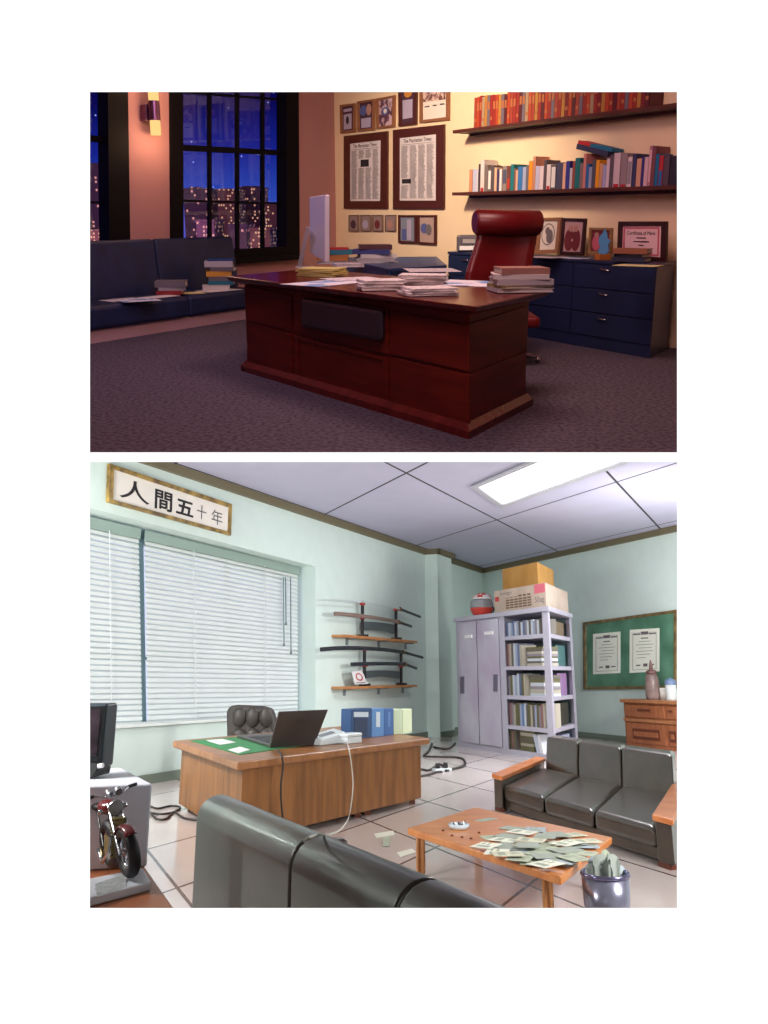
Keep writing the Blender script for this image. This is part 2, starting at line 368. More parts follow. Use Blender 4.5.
# night outside: a sky shell closed round the city
def night_sky_mat():
    m = bpy.data.materials.new('starry_night_sky'); m.use_nodes = True; nt = m.node_tree; nt.nodes.remove(nt.nodes['Principled BSDF'])
    tc = nt.nodes.new('ShaderNodeTexCoord'); sp = nt.nodes.new('ShaderNodeSeparateXYZ'); nt.links.new(tc.outputs['Object'], sp.inputs[0])
    cr = nt.nodes.new('ShaderNodeValToRGB'); h = math_node(nt, 'DIVIDE', math_node(nt, 'ADD', sp.outputs[2], 2), 60); nt.links.new(h, cr.inputs[0])
    e = cr.color_ramp.elements; e[0].position = 0; e[0].color = lin((96, 96, 190)); e[1].position = 1; e[1].color = lin((6, 4, 40))
    for p, c_ in ((.16, (52, 84, 178)), (.42, (26, 40, 140)), (.7, (14, 12, 84))):
        x = cr.color_ramp.elements.new(p); x.color = lin(c_)
    vo = nt.nodes.new('ShaderNodeTexVoronoi'); vo.inputs['Scale'].default_value = .26; nt.links.new(tc.outputs['Object'], vo.inputs['Vector'])
    st = math_node(nt, 'LESS_THAN', vo.outputs['Distance'], .075)
    mx = nt.nodes.new('ShaderNodeMix'); mx.data_type = 'RGBA'; nt.links.new(st, mx.inputs['Factor']); nt.links.new(cr.outputs[0], mx.inputs['A']); mx.inputs['B'].default_value = lin((190, 205, 255))
    em = nt.nodes.new('ShaderNodeEmission'); em.inputs[1].default_value = 1.0; nt.links.new(mx.outputs['Result'], em.inputs[0]); nt.links.new(em.outputs[0], nt.nodes['Material Output'].inputs[0])
    return m
zb = lambda p: HC[1] - .222 * p[1]
fp = [(B1e.x - .3, B1e.y - .1), (-60, 12), (-330, 120), (-330, 330), (60, 330), (40, 60), (A1e.x + .5, A1e.y + 12), (A1e.x + .5, A1e.y)]
fp2 = [(p[0], p[1]) for p in fp]
mb = MB(); n = len(fp2); ZT = 160
for i in range(n):
    a, b = fp2[i], fp2[(i + 1) % n]
    if i == n - 1: a, b = (fp2[n - 1][0], fp2[n - 1][1]), (fp2[0][0], fp2[0][1])
    lo = HT1 if i == n - 1 else None
    mb.add([(a[0], a[1], lo if lo else zb(a)), (b[0], b[1], lo if lo else zb(b)), (b[0], b[1], ZT), (a[0], a[1], ZT)], [[0, 1, 2, 3]])
mb.add([(p[0], p[1], ZT) for p in fp2], [list(range(n))])
o = struct('night_sky_backdrop', 1, mb, night_sky_mat(), 'dark blue night sky with stars')
mb = MB(); mb.add([(p[0], p[1], zb(p)) for p in fp2], [list(range(n))])
struct('ground_outside', 1, mb, mat('dark_street', (24, 18, 30), .9), 'dark ground outside the night windows')

def facade_mat(name, wall, litc, dens, sc_=1.0, strength=1.0):
    m = bpy.data.materials.new(name); m.use_nodes = True; nt = m.node_tree; b = nt.nodes['Principled BSDF']
    tc = nt.nodes.new('ShaderNodeTexCoord'); sp = nt.nodes.new('ShaderNodeSeparateXYZ'); nt.links.new(tc.outputs['Object'], sp.inputs[0])
    u = math_node(nt, 'DIVIDE', math_node(nt, 'ADD', sp.outputs[0], sp.outputs[1]), 1.15 * sc_); v_ = math_node(nt, 'DIVIDE', sp.outputs[2], 1.5 * sc_)
    fu, fv = math_node(nt, 'FRACT', u), math_node(nt, 'FRACT', v_)
    box = math_node(nt, 'MULTIPLY', math_node(nt, 'LESS_THAN', math_node(nt, 'ABSOLUTE', math_node(nt, 'SUBTRACT', fu, .5)), .3),
                    math_node(nt, 'LESS_THAN', math_node(nt, 'ABSOLUTE', math_node(nt, 'SUBTRACT', fv, .5)), .27))
    cb = nt.nodes.new('ShaderNodeCombineXYZ'); nt.links.new(math_node(nt, 'FLOOR', u), cb.inputs[0]); nt.links.new(math_node(nt, 'FLOOR', v_), cb.inputs[1])
    wn = nt.nodes.new('ShaderNodeTexWhiteNoise'); wn.noise_dimensions = '3D'; nt.links.new(cb.outputs[0], wn.inputs['Vector'])
    lit = math_node(nt, 'MULTIPLY', box, math_node(nt, 'LESS_THAN', wn.outputs['Value'], dens))
    b.inputs['Base Color'].default_value = lin(wall); b.inputs['Roughness'].default_value = .8
    b.inputs['Emission Color'].default_value = lin(litc); nt.links.new(math_node(nt, 'MULTIPLY', lit, strength), b.inputs['Emission Strength'])
    return m
FM = [facade_mat('mauve_facade', (88, 58, 84), (255, 180, 130), .2, .62), facade_mat('brown_facade', (96, 62, 62), (255, 190, 130), .26, .55), facade_mat('plum_facade', (66, 46, 74), (255, 170, 140), .14, .7)]
light('AREA', 'city_glow', 1, (-60, 190, 5), 34000, (1, .5, .55), 60, (-50, 280, 14))
def building(px0, px1, py, Y, m, label, depth=12, extra=None, name='building'):
    a = at(1, px0, py, Y); b = at(1, px1, py, Y); z0 = zb((0, Y)) + .5
    t = Thing(name, label, 'building', 1, Vector(((a.x + b.x) / 2, Y, z0)), group='night skyline')
    mb = MB(); mb.quadbox([(a.x, Y), (b.x, Y), (b.x + .5, Y + depth), (a.x + .5, Y + depth)], z0, a.z); t.part('facade', mb, m)
    mb = MB(); mb.quadbox([(a.x - .3, Y - .3), (b.x + .3, Y - .3), (b.x + .8, Y + depth), (a.x + .2, Y + depth)], a.z, a.z + .5)
    if extra:
        for (e0, e1, ey) in extra:
            c = at(1, e0, ey, Y + 3); d = at(1, e1, ey, Y + 3); mb.quadbox([(c.x, Y + 2), (d.x, Y + 2), (d.x, Y + 7), (c.x, Y + 7)], a.z + .4, c.z)
    t.part('roof', mb, m)
for a in [(183, 209, 190, 250, FM[2], 'flat mauve block filling the first pane column of the middle window', 12, [(190, 200, 187)]),
          (212, 222, 205, 280, FM[1], 'low brown block between the mauve block and the wide tower', 12, None),
          (217, 236, 191, 245, FM[1], 'lit brown tower in the second pane column', 12, [(221, 231, 188.5)]),
          (233, 250, 198, 286, FM[0], 'set-back mauve block behind the lit brown tower', 12, None),
          (240, 261, 188.5, 268, FM[0], 'tall rounded mauve tower in the third pane column', 12, [(243, 258, 186)]),
          (262, 268, 214, 300, FM[2], 'dark narrow block beside the tall mauve tower', 12, None),
          (265, 292, 206, 240, FM[1], 'wide brown office block in the last pane column', 12, [(268, 290, 204)]),
          (196, 214, 222, 205, FM[0], 'near low block under the mauve block', 10, None),
          (228, 246, 226, 210, FM[2], 'near low dark block under the lit brown tower', 10, None),
          (250, 270, 230, 200, FM[1], 'near low brown block at the middle of the window', 10, None),
          (70, 98, 165, 240, FM[2], 'tall dark tower at the left picture edge', 12, None),
          (97, 106, 210, 255, FM[0], 'mauve block right of the tall dark tower', 12, None),
          (104, 116, 197, 290, FM[2], 'slim dark block beside the left window jamb', 12, None),
          (86, 104, 232, 205, FM[1], 'near brown block low in the left window', 10, None)]:
    building(*a)

# ---- wall sconce
p = WB.at(154.5, 113, .15); s_ = (p.y / CT) / F
t = Thing('wall_sconce', 'glowing tube wall lamp with purple metal band between the windows', 'lamp', 1, WB.at(149, 113, 0))
M_scm = mat('purple_metal', (120, 80, 110), .3, .8); M_glow = emis('warm_glow', (255, 205, 130), 1.15)
zt = WB.at(154.5, 78, .15).z; z1 = WB.at(154.5, 135, .15).z; za = WB.at(154.5, 101, .15).z; zb_ = WB.at(154.5, 120.5, .15).z
for nm, lo, hi, mm, rr in (('lower_tube', z1, zb_, M_glow, 4.6), ('upper_tube', za, zt, M_glow, 4.6), ('metal_band', zb_, za, M_scm, 5.0)):
    mb = MB(); mb.tube([(p.x, p.y, lo), (p.x, p.y, hi)], rr * s_, 20); t.part(nm, mb, mm, keep=False)
mb = MB(); mb.plate(WB, [(145.5, 104), (152, 104), (152, 121), (145.5, 121)], 0, .1); t.part('wall_bracket', mb, M_scm, bevel=.01)
light('POINT', 'sconce_bulb', 1, p + WB.n * .2 + Vector((0, 0, z1 - p.z - .05)), 11, (1, .62, .36), .1)
light('POINT', 'sconce_bulb_top', 1, p + WB.n * .2 + Vector((0, 0, zt - p.z)), 10, (1, .62, .36), .1)

# ---- sofa bench
M_navy = noisy('navy_leather', (12, 24, 62), (18, 33, 76), 5, .55)
M_pinkw = mat('pale_plinth_paint', (176, 142, 150), .6)
S0 = g(1, 90, 345); S1 = g(1, 262, 317.5); WS = Wall(1, S0, S1)
a = S0 - WS.u * 1.0; b = S1; nb = -WS.n
t = Thing('sofa_bench', 'long navy upholstered bench sofa under the night windows', 'sofa', 1, (a + b) / 2)
q = lambda d0, d1, x0, x1: [a + WS.u * x0 + nb * d0, a + WS.u * x1 + nb * d0, a + WS.u * x1 + nb * d1, a + WS.u * x0 + nb * d1]
L_ = (b - a).length; sx = (g(1, 194, 329) - a).dot(WS.u)
mb = MB(); mb.quadbox(q(.06, .70, .0, L_ - .02), 0, .13); t.part('plinth', mb, M_pinkw, label='pale plinth below the navy seat')
for x0, x1 in ((0, sx - .005), (sx + .005, L_)):
    mb = MB(); mb.quadbox(q(0, .72, x0, x1), .131, .37); t.part('seat', mb, M_navy, bevel=.05, seg=4)
bx = (WS.shift(-.64).at(156.5, 270) - a).dot(WS.u); be = (WS.shift(-.64).at(233.5, 240) - a).dot(WS.u)
zbk = WS.shift(-.64).at(90, 241).z
for x0, x1 in ((0, bx - .005), (bx + .005, be)):
    mb = MB(); A = q(.56, .70, x0, x1); B = q(.64, .72, x0, x1)
    mb.loft([Vector((v.x, v.y, .34)) for v in A], [Vector((v.x, v.y, zbk)) for v in B]); t.part('backrest', mb, M_navy, bevel=.04, seg=4)
SZ = .373

# ---- executive desk
M_mahog = noisy('mahogany_wood', (84, 24, 18), (102, 32, 23), 2.2, .46, (1, 1, 9), detail=6, rot=(0, 0, .4)); M_mahtop = noisy('polished_mahogany', (84, 22, 18), (102, 30, 24), 2.2, .24, (1, 6, 1), detail=6)
M_mahog.node_tree.nodes['Principled BSDF'].inputs['Specular IOR Level'].default_value = .2
M_slate = mat('dark_slate_inset', (44, 36, 48), .35)
dl, df, dr = Vector((-1.133, 6.989, 0)), Vector((.484, 4.831, 0)), Vector((.956, 5.651, 0)); db = dl + dr - df
DZ = .711
t = Thing('executive_desk', 'large mahogany desk with thick top in the middle of the carpet', 'desk', 1, (dl + dr) / 2)
def grow(q4, e):
    c_ = (q4[0] + q4[1] + q4[2] + q4[3]) / 4; out = []
    for i in range(4):
        p, pr, nx = q4[i], q4[i - 1], q4[(i + 1) % 4]
        d1 = (p - pr).normalized(); d2 = (p - nx).normalized(); sn = abs(d1.cross(d2).z)
        out.append(p + (d1 + d2) * e / max(sn, .3))
    return out
dq = [dl, df, dr, db]
mb = MB(); mb.quadbox(dq, .06, DZ); t.part('carcass', mb, M_mahog, bevel=.006)
mb = MB(); mb.loft([Vector((v.x, v.y, .0)) for v in grow(dq, .05)], [Vector((v.x, v.y, .045)) for v in grow(dq, .05)]); mb.loft([Vector((v.x, v.y, .045)) for v in grow(dq, .045)], [Vector((v.x, v.y, .085)) for v in grow(dq, .012)])
t.part('base_moulding', mb, M_mahtop)
mb = MB(); mb.loft([Vector((v.x, v.y, DZ)) for v in grow(dq, .03)], [Vector((v.x, v.y, DZ + .025)) for v in grow(dq, .09)])
mb.loft([Vector((v.x, v.y, DZ + .025)) for v in grow(dq, .10)], [Vector((v.x, v.y, DZ + .062)) for v in grow(dq, .12)]); top = t.part('desktop', mb, M_mahtop, bevel=.008)
DT = DZ + .0625
WD, WE = Wall(1, dl, df), Wall(1, df, dr)
def fr(W, pts, o0, o1, nm, m, th, bevel=.004, **k): mb = MB(); mb.plate(W, pts, o0, o1); return th.part(nm, mb, m, bevel=bevel, **k)
fr(WD, [(248, 286), (291, 296), (291, 331), (247.5, 320)], -.01, .014, 'drawer_panel', M_mahog, t)
fr(WD, [(247.5, 323), (291, 334), (291, 384), (246.5, 369)], -.01, .014, 'drawer_panel', M_mahog, t)
fr(WD, [(389.5, 311), (467.5, 325), (467.5, 371.5), (389.5, 354)], -.01, .014, 'drawer_panel', M_mahog, t)
fr(WD, [(389.5, 357), (467.5, 374.5), (467.5, 432), (389.5, 409)], -.01, .014, 'drawer_panel', M_mahog, t)
fr(WD, [(293.5, 289), (387, 309), (387, 354), (293.5, 332)], -.01, .02, 'upper_modesty_panel', M_mahog, t)
fr(WD, [(299.5, 297.5), (379.5, 310), (379.5, 342), (299.5, 327)], .02, .075, 'dark_inset', M_slate, t, bevel=.03, label='dark slate inset panel')
for nm, pts in (('panel_frame', [(293.5, 335), (387, 358), (387, 362), (293.5, 339)]), ('panel_frame', [(293.5, 339), (297.5, 340), (297.5, 381), (293.5, 380)]),
                ('panel_frame', [(383, 361), (387, 362), (387, 407), (383, 405)]), ('panel_frame', [(297.5, 376), (383, 401), (383, 405), (297.5, 380)])):
    fr(WD, pts, -.01, .012, nm, M_mahog, t)
fr(WE, [(469.5, 324), (526, 306), (526, 349.5), (469.5, 371.5)], -.01, .012, 'side_panel', M_mahog, t)
fr(WE, [(469.5, 374.5), (526, 352), (526, 402), (469.5, 431)], -.01, .012, 'side_panel', M_mahog, t)

# ---- low things made of sheets
def sheet(r, c, z, w_, d_, h, rz, m, name, label, cat, group=None, edge=None):
    mb = MB(); L = Matrix.Translation((c.x, c.y, z)) @ Matrix.Rotation(rz, 4, 'Z')
    if edge is None: mb.box((0, 0, h / 2), (w_, d_, h)); return solo(name, label, cat, r, mb, m, group, rel=L)
    t = Thing(name, label, cat, r, Vector((c.x, c.y, z)), rz, group)
    mb.box((0, 0, h / 2), (w_ * .96, d_ * .95, h * .7)); t.part('pages', mb, edge, rel=True)
    mb = MB(); mb.box((0, 0, h * .93), (w_, d_, h * .14)); mb.box((0, 0, h * .07), (w_, d_, h * .14))
    if name == 'book': mb.box((0, -d_ / 2, h / 2), (w_, d_ * .03, h))
    else: mb.box((-w_ / 2, 0, h / 2), (w_ * .03, d_, h))
    t.part('cover', mb, m, rel=True); return t.o
M_pages = mat('page_edges', (206, 200, 192), .8); M_paper = mat('white_paper', (226, 222, 222), .8)
M_print = noisy('printed_paper', (170, 168, 176), (232, 228, 230), 26, .7, (1, 3, 1), lo=.4, hi=.52)
M_bluep = noisy('blue_printed_paper', (120, 160, 210), (226, 230, 238), 4, .7, lo=.45, hi=.5)
M_yelp = mat('pale_yellow_paper', (214, 206, 150), .8)
def C(c, rough=.55): return mat('book_cloth_%d_%d_%d' % c, c, rough)
def stack(r, px, py, z, items, what, where, group=None):
    # items bottom to top: (w, d, h, dx, dy, rz, colour or material, name); px,py is the base centre
    c = g(r, px, py, z); k = .001; res = []
    for i, (w_, d_, h, dx, dy, rz, cl, nm) in enumerate(items):
        m = C(cl) if isinstance(cl, tuple) else cl
        cn = COLN.get(cl, 'white') if isinstance(cl, tuple) else MN.get(cl.name, 'white')
        pos = 'topmost' if i == len(items) - 1 else 'lowest' if i == 0 else ordn(i + 1) + ' up'
        lb = f'{cn} {nm}, {pos} of the {what} {where}'
        if len(items) == 1: lb = f'{cn} {nm} {where}'
        sheet(r, c + Vector((dx, dy, 0)), z + k, w_, d_, h, rz, m, nm.split()[-1] if nm.split()[-1] in ('book', 'magazine', 'paper', 'folder') else 'book', lb, nm.split()[-1], group, None if h < .006 else M_pages)
        k += h + .0006
    return z + k
COLN = {(150, 110, 100): 'brown', (196, 190, 190): 'light grey', (170, 166, 172): 'grey', (150, 140, 90): 'olive', (186, 184, 190): 'silver grey', (170, 30, 34): 'red', (30, 110, 130): 'teal', (170, 110, 50): 'tan orange',
        (70, 30, 40): 'maroon', (40, 50, 110): 'blue', (150, 146, 150): 'grey', (30, 70, 130): 'dark blue', (210, 150, 50): 'orange', (110, 104, 112): 'dark grey', (150, 40, 40): 'dull red', (20, 22, 36): 'black', (150, 90, 60): 'rust brown', (40, 44, 70): 'dark navy'}
MN = {'printed_paper': 'white printed', 'white_paper': 'white', 'blue_printed_paper': 'blue and white', 'pale_yellow_paper': 'pale yellow'}

# on the desk
z = DT + .001
stack(1, 328, 283, z, [(.62, .36, .002, 0, 0, .9, M_bluep, 'loose paper')], '', 'lying under the folders by the monitor')
stack(1, 352, 279, z + .004, [(.42, .3, .002, 0, 0, .5, M_print, 'loose paper')], '', 'lying between the folders and the magazines')
stack(1, 484, 284, z, [(.75, .5, .002, 0, 0, -.5, M_bluep, 'loose paper')], '', 'spread beneath the right-hand book stack')
stack(1, 432, 271, z + .004, [(.45, .5, .002, 0, .1, .1, M_print, 'loose paper')], '', 'spread behind the magazine piles at desk centre')
for i, (dx, h, rz) in enumerate(((0, .018, -.5), (.01, .016, -.35), (-.01, .014, -.45), (.0, .012, -.3))):
    sheet(1, g(1, 323, 276, z) + Vector((dx, 0, 0)), z + .0025 + sum((.018, .016, .014, .012)[:i]) + .0008 * i, .33, .25, h, rz, mat('yellow_folder_paper', (206, 198, 120), .7), 'folder',
          'pale yellow folder, %s of the four beside the monitor' % ('lowest', 'second up', 'third up', 'topmost')[i], 'folder', 'yellow folders', M_yelp)
stack(1, 382, 289, z + .003, [(.3, .24, .022, 0, 0, .2, M_print, 'magazine'), (.29, .24, .02, -.01, 0, .05, M_print, 'magazine'), (.28, .22, .018, .0, 0, .3, M_print, 'magazine')], 'left-hand magazine pile', 'on the desk')
stack(1, 424, 284, z + .003, [(.3, .24, .02, 0, .06, -.1, M_print, 'magazine'), (.32, .24, .022, 0, .06, .1, M_print, 'magazine'), (.33, .24, .02, 0, .06, -.15, M_print, 'magazine')], 'middle magazine pile', 'at the back of the desk')
stack(1, 428, 294, z + .003, [(.33, .26, .014, 0, .0, .25, M_print, 'magazine'), (.31, .25, .014, 0, .0, .1, M_print, 'magazine'), (.3, .24, .012, .01, 0, .3, M_print, 'magazine')], 'front magazine pile', 'near the desk edge')
stack(1, 520, 291, z + .003, [(.36, .27, .025, 0, 0, .15, (186, 184, 190), 'thick magazine'), (.34, .26, .02, .0, 0, .3, (150, 140, 90), 'thin magazine'), (.36, .26, .035, 0, 0, .1, (170, 166, 172), 'thick book'),
                           (.35, .25, .03, -.01, 0, -.05, (196, 190, 190), 'thick book'), (.31, .23, .038, 0, 0, .12, (150, 110, 100), 'thick book')], 'tall book stack', 'at the right desk end')
# computer monitor
M_alu = mat('brushed_aluminium', (206, 204, 214), .3, .25); M_scr = mat('black_screen_glass', (16, 16, 20), .1)
mp = g(1, 318, 268, DT); Ym = mp.y
t = Thing('computer_monitor', 'slim silver desktop monitor seen from behind on the desk', 'monitor', 1, Vector((mp.x, mp.y, DT)))
A_ = [at(1, 309, 197, Ym), at(1, 325, 194.5, Ym - .22), at(1, 325, 263, Ym - .22), at(1, 309.5, 253, Ym)]
wv = Vector((.045, .012, 0))
mb = MB(); mb.extr(A_, wv); t.part('screen_housing', mb, M_alu, bevel=.012, seg=3)
mb = MB(); mb.extr([lerp(p, (A_[0] + A_[2]) / 2, .07) + wv * 1.0 for p in A_], wv * .06); t.part('screen', mb, M_scr, label='dark glass screen on the far side')
a0, a1 = at(1, 307, 227, Ym - .06), g(1, 299, 267, DT)
mb = MB(); mb.loft([a0 + Vector((0, .0, 0)), a0 + Vector((.03, .0, 0)), a0 + Vector((.03, -.1, .0)), a0 + Vector((0, -.1, .0))],
                   [a1 + Vector((-.005, 0, .006)), a1 + Vector((.03, 0, .006)), a1 + Vector((.03, -.13, .006)), a1 + Vector((-.005, -.13, .006))])
mb.box((a1.x + .06, a1.y - .06, DT + .005), (.16, .15, .01)); t.part('stand', mb, M_alu, bevel=.004)

# ---- red chair
M_redl = noisy('red_leather', (92, 8, 14), (106, 12, 18), 4, .34)
Yc = 7.6
def cx(px, py, dy=0): return at(1, px, py, Yc + dy)
cl, cr_ = cx(477, 222), cx(537, 222); cc = (cl + cr_) / 2; cc.z = 0
t = Thing('executive_chair', 'tall red leather chair with rolled top behind the desk', 'chair', 1, cc)
rR = 12.0 * Yc / F
mb = MB(); pts = []
r0, r1 = cx(474.5, 222), cx(540, 223, .12)
mb.tube([r0, lerp(r0, r1, .03), lerp(r0, r1, .97), r1], [rR * .84, rR, rR, rR * .84], 28)
roll = t.part('head_roll', mb, M_redl)
prof = [(226, 476.5, 538, .0), (240, 477.5, 536.5, .02), (255, 472.5, 534, .05), (272, 467, 531, .08), (300, 462, 528, .1), (330, 462, 524, .1)]
mb = MB(); ringv = []
for (yy, xa, xb, dy) in prof:
    a_, b_ = cx(xa, yy, -dy), cx(xb, yy, -dy + .12); n_ = Vector((.0, .11, 0)); N = 8
    row = [lerp(a_, b_, k / N) + Vector((0, .05 * math.sin(math.pi * k / N), 0)) for k in range(N + 1)]
    ringv.append(row + [p + n_ for p in row[::-1]])
for i in range(len(ringv) - 1): mb.smooth = True; m_ = len(ringv[0]); mb.add(ringv[i] + ringv[i + 1], [[k, (k + 1) % m_, m_ + (k + 1) % m_, m_ + k] for k in range(m_)])
mb.smooth = False; mb.add(ringv[0], [list(range(m_))]); mb.add(ringv[-1], [list(range(m_))]); t.part('backrest', mb, M_redl)
sc_c = cc + Vector((0, -.22, 0))
mb = MB(); mb.box((sc_c.x, sc_c.y, .38), (.5, .5, .1)); t.part('seat', mb, M_redl, bevel=.04, seg=4)
M_chr = mat('chrome', (200, 200, 205), .15, 1)
mb = MB(); mb.tube([(sc_c.x, sc_c.y, .08), (sc_c.x, sc_c.y, .33)], .03, 14); t.part('pedestal', mb, M_chr)
for k in range(5):
    an = 2 * math.pi * k / 5; mb = MB(); mb.tube([(sc_c.x, sc_c.y, .09), (sc_c.x + .28 * math.cos(an), sc_c.y + .28 * math.sin(an), .055)], [.028, .018], 8)
    mb.ball((sc_c.x + .28 * math.cos(an), sc_c.y + .28 * math.sin(an), .03), .03, 10); t.part('base_leg', mb, M_chr)

# ---- filing credenza
M_nav = mat('navy_steel', (34, 44, 78), .38, .1)
f0, f1, f2 = Vector((.765, 10.253, 0)), Vector((2.396, 7.607, 0)), Vector((2.752, 8.195, 0)); f3 = f0 + (f2 - f1) * .70; f2 = f1 + (f2 - f1) * .93
CZ = .835
t = Thing('filing_credenza', 'long navy steel filing credenza below the bookshelves', 'cabinet', 1, (f0 + f2) / 2)
fq = [f0, f1, f2, f3]; WF = Wall(1, f0, f1); WG = Wall(1, f1, f2)
mb = MB(); mb.quadbox(fq, 0, CZ - .03); t.part('carcass', mb, M_nav, bevel=.004)
mb = MB(); mb.quadbox(grow(fq, .015), CZ - .03, CZ); t.part('top', mb, M_nav, bevel=.006)
Lf = (f1 - f0).length
def fbox(u0, u1, z0, z1, o): a, b = f0 + WF.u * u0, f0 + WF.u * u1; return [Vector((a.x, a.y, z0)) + WF.n * o, Vector((b.x, b.y, z0)) + WF.n * o, Vector((b.x, b.y, z1)) + WF.n * o, Vector((a.x, a.y, z1)) + WF.n * o]
us = [0, (WF.at(492, 290) - f0).dot(WF.u), (WF.at(573, 290) - f0).dot(WF.u), Lf]
for i in range(3):
    for k in range(3):
        z0 = .115 + k * .228; mb = MB(); mb.extr(fbox(us[i] + .008, us[i + 1] - .008, z0 + .006, z0 + .222, .014), -WF.n * .02)
        d = t.part('drawer', mb, M_nav, bevel=.003); um = lerp(us[i], us[i + 1], .42)
        a_, b_ = [f0 + WF.u * x for x in (um - .05, um + .05)]; zz = z0 + .185
        mb = MB(); mb.tube([Vector((a_.x, a_.y, zz + .014)) + WF.n * .015, Vector((a_.x, a_.y, zz)) + WF.n * .035, Vector((b_.x, b_.y, zz - .004)) + WF.n * .035, Vector((b_.x, b_.y, zz)) + WF.n * .015], .006, 8)
        t.part('handle', mb, M_chr, parent=d, label='chrome handle')

# ---- navy return cabinet behind the desk, left
h0, h1 = g(1, 446, 268, .80), g(1, 345, 276, .80)
e0, e1, e2 = g(1, 402, 270.5, .8), g(1, 446, 266.5, .8), g(1, 432, 256, .8)
hq = [g(1, 388, 268.5, .74), g(1, 446, 265, .74), g(1, 436, 256.5, .74), g(1, 336, 257.5, .74)]
hq = [Vector((v.x, v.y, 0)) for v in hq]
M_nav2 = mat('blue_steel', (50, 74, 122), .4, .1)
t = Thing('low_cabinet', 'low navy steel cabinet between the desk and the framed papers', 'cabinet', 1, (hq[0] + hq[2]) / 2)
mb = MB(); mb.quadbox(hq, 0, .71); t.part('carcass', mb, M_nav2, bevel=.004)
mb = MB(); mb.quadbox(grow(hq, .01), .71, .74); t.part('top', mb, M_nav2, bevel=.005)
WH = Wall(1, hq[0], hq[1])
mb = MB(); mb.plate(WH, [(392, 271), (443, 268), (443, 292), (392, 298)], -.01, .012); d = t.part('drawer', mb, M_nav, bevel=.003)
mb = MB(); a_ = WH.at(428, 272, .03); b_ = WH.at(436, 271.5, .03); mb.tube([a_, b_], .006, 8); t.part('handle', mb, M_chr, parent=d, label='chrome handle')
HZ = .741
stack(1, 372, 262.5, HZ, [(.5, .35, .012, 0, 0, .3, M_print, 'magazine'), (.42, .3, .04, .03, 0, .1, (150, 146, 150), 'thick book'), (.4, .28, .04, .05, 0, .2, (196, 190, 190), 'thick book'), (.42, .28, .05, 0, 0, -.1, (40, 50, 110), 'thick book'), (.36, .26, .05, .03, 0, .1, (70, 30, 40), 'thick book')],
      'book pile', 'on the low navy cabinet')
stack(1, 347, 266, HZ, [(.28, .24, .03, .02, -.12, .3, M_print, 'magazine')], '', 'lying on the low navy cabinet beside the monitor')
z3 = stack(1, 338, 263, HZ, [(.42, .3, .03, 0, -.1, .1, (150, 146, 150), 'thick magazine'), (.34, .26, .065, -.05, -.05, 0, (170, 110, 50), 'thick book'), (.38, .28, .05, -.04, -.05, .1, (30, 110, 130), 'thick book'), (.34, .26, .02, -.05, -.05, .05, (170, 30, 34), 'thin book')],
           'short book pile', 'beside the monitor')

# ---- things on the credenza
def standing_frame(px, r=1, W=None, m=None, inner=None, mm=None, name='framed_photo', label='', cat='picture frame', art=None, off=0, tilt=.05, bd=None, group=None, zbase=None):
    # px: outer outline TL TR BR BL on a plane standing in front of wall W by off
    t = Thing(name, label, cat, r, W.at(*[(px[3][i] + px[2][i]) / 2 for i in (0, 1)], off), group=group)
    q0 = [W.at(x, y, off + .03) for x, y in px]; zs = Vector((0, 0, max(0, (zbase or -9) + .002 - min(v.z for v in q0))))
    mb = MB(); o = [v + zs for v in q0]; c = (o[0] + o[1] + o[2] + o[3]) / 4
    i_ = [W.at(x, y, off + .03) + zs for x, y in inner]
    for k in range(4): mb.extr([o[k], o[(k + 1) % 4], i_[(k + 1) % 4], i_[k]], -W.n * .03)
    t.part('frame', mb, m, bevel=.003)
    mb = MB(); mb.extr([p - W.n * .014 for p in i_], -W.n * .008); t.part('picture', mb, mm)
    if art: art(t, W, inner, off + .018)
    return t
WC_ = WF.shift(-.34)
def sub(q, u0, v0, u1, v1):
    P_ = lambda u, v_: (lerp(lerp(q[0][0], q[1][0], u), lerp(q[3][0], q[2][0], u), v_), lerp(lerp(q[0][1], q[1][1], u), lerp(q[3][1], q[2][1], u), v_))
    return [P_(u0, v0), P_(u1, v0), P_(u1, v1), P_(u0, v1)]
def blob(q, u, v_, ru, rv, n=18): # rounded outline inside q
    out = []
    for k in range(n):
        a = 2 * math.pi * k / n; out.append(sub(q, u + ru * math.cos(a), v_ + rv * math.sin(a), 0, 0)[0])
    return out
M_grey = mat('ink_grey', (110, 100, 104), .8); M_ink = mat('black_ink', (38, 34, 38), .8); M_mat = mat('ivory_mount', (226, 214, 200), .8)
M_rose = mat('rose_print', (196, 96, 112), .8); M_skin = mat('tan_print', (178, 130, 118), .8); M_wine = mat('wine_print', (110, 40, 48), .8)
def oval_art(t, W, q, o):
    mb = MB(); mb.plate(W, blob(q, .5, .45, .4, .38), o, o + .002); t.part('oval_print', mb, M_grey)
    mb = MB(); mb.plate(W, blob(q, .5, .45, .36, .34), o + .002, o + .003); t.part('oval_mount', mb, M_mat)
    mb = MB(); mb.plate(W, blob(q, .6, .52, .2, .24), o + .003, o + .004); mb.plate(W, blob(q, .45, .33, .13, .13), o + .003, o + .0045); t.part('portrait_figure', mb, M_grey)
def couple_art(t, W, q, o):
    mb = MB(); mb.plate(W, blob(q, .33, .62, .26, .36), o, o + .002); mb.plate(W, blob(q, .7, .62, .24, .36), o, o + .002); t.part('portrait_figures', mb, M_wine)
    mb = MB(); mb.plate(W, blob(q, .38, .24, .12, .11), o + .002, o + .003); mb.plate(W, blob(q, .66, .24, .12, .11), o + .002, o + .003); mb.plate(W, blob(q, .5, .62, .06, .05), o + .002, o + .003); t.part('portrait_faces', mb, M_skin)
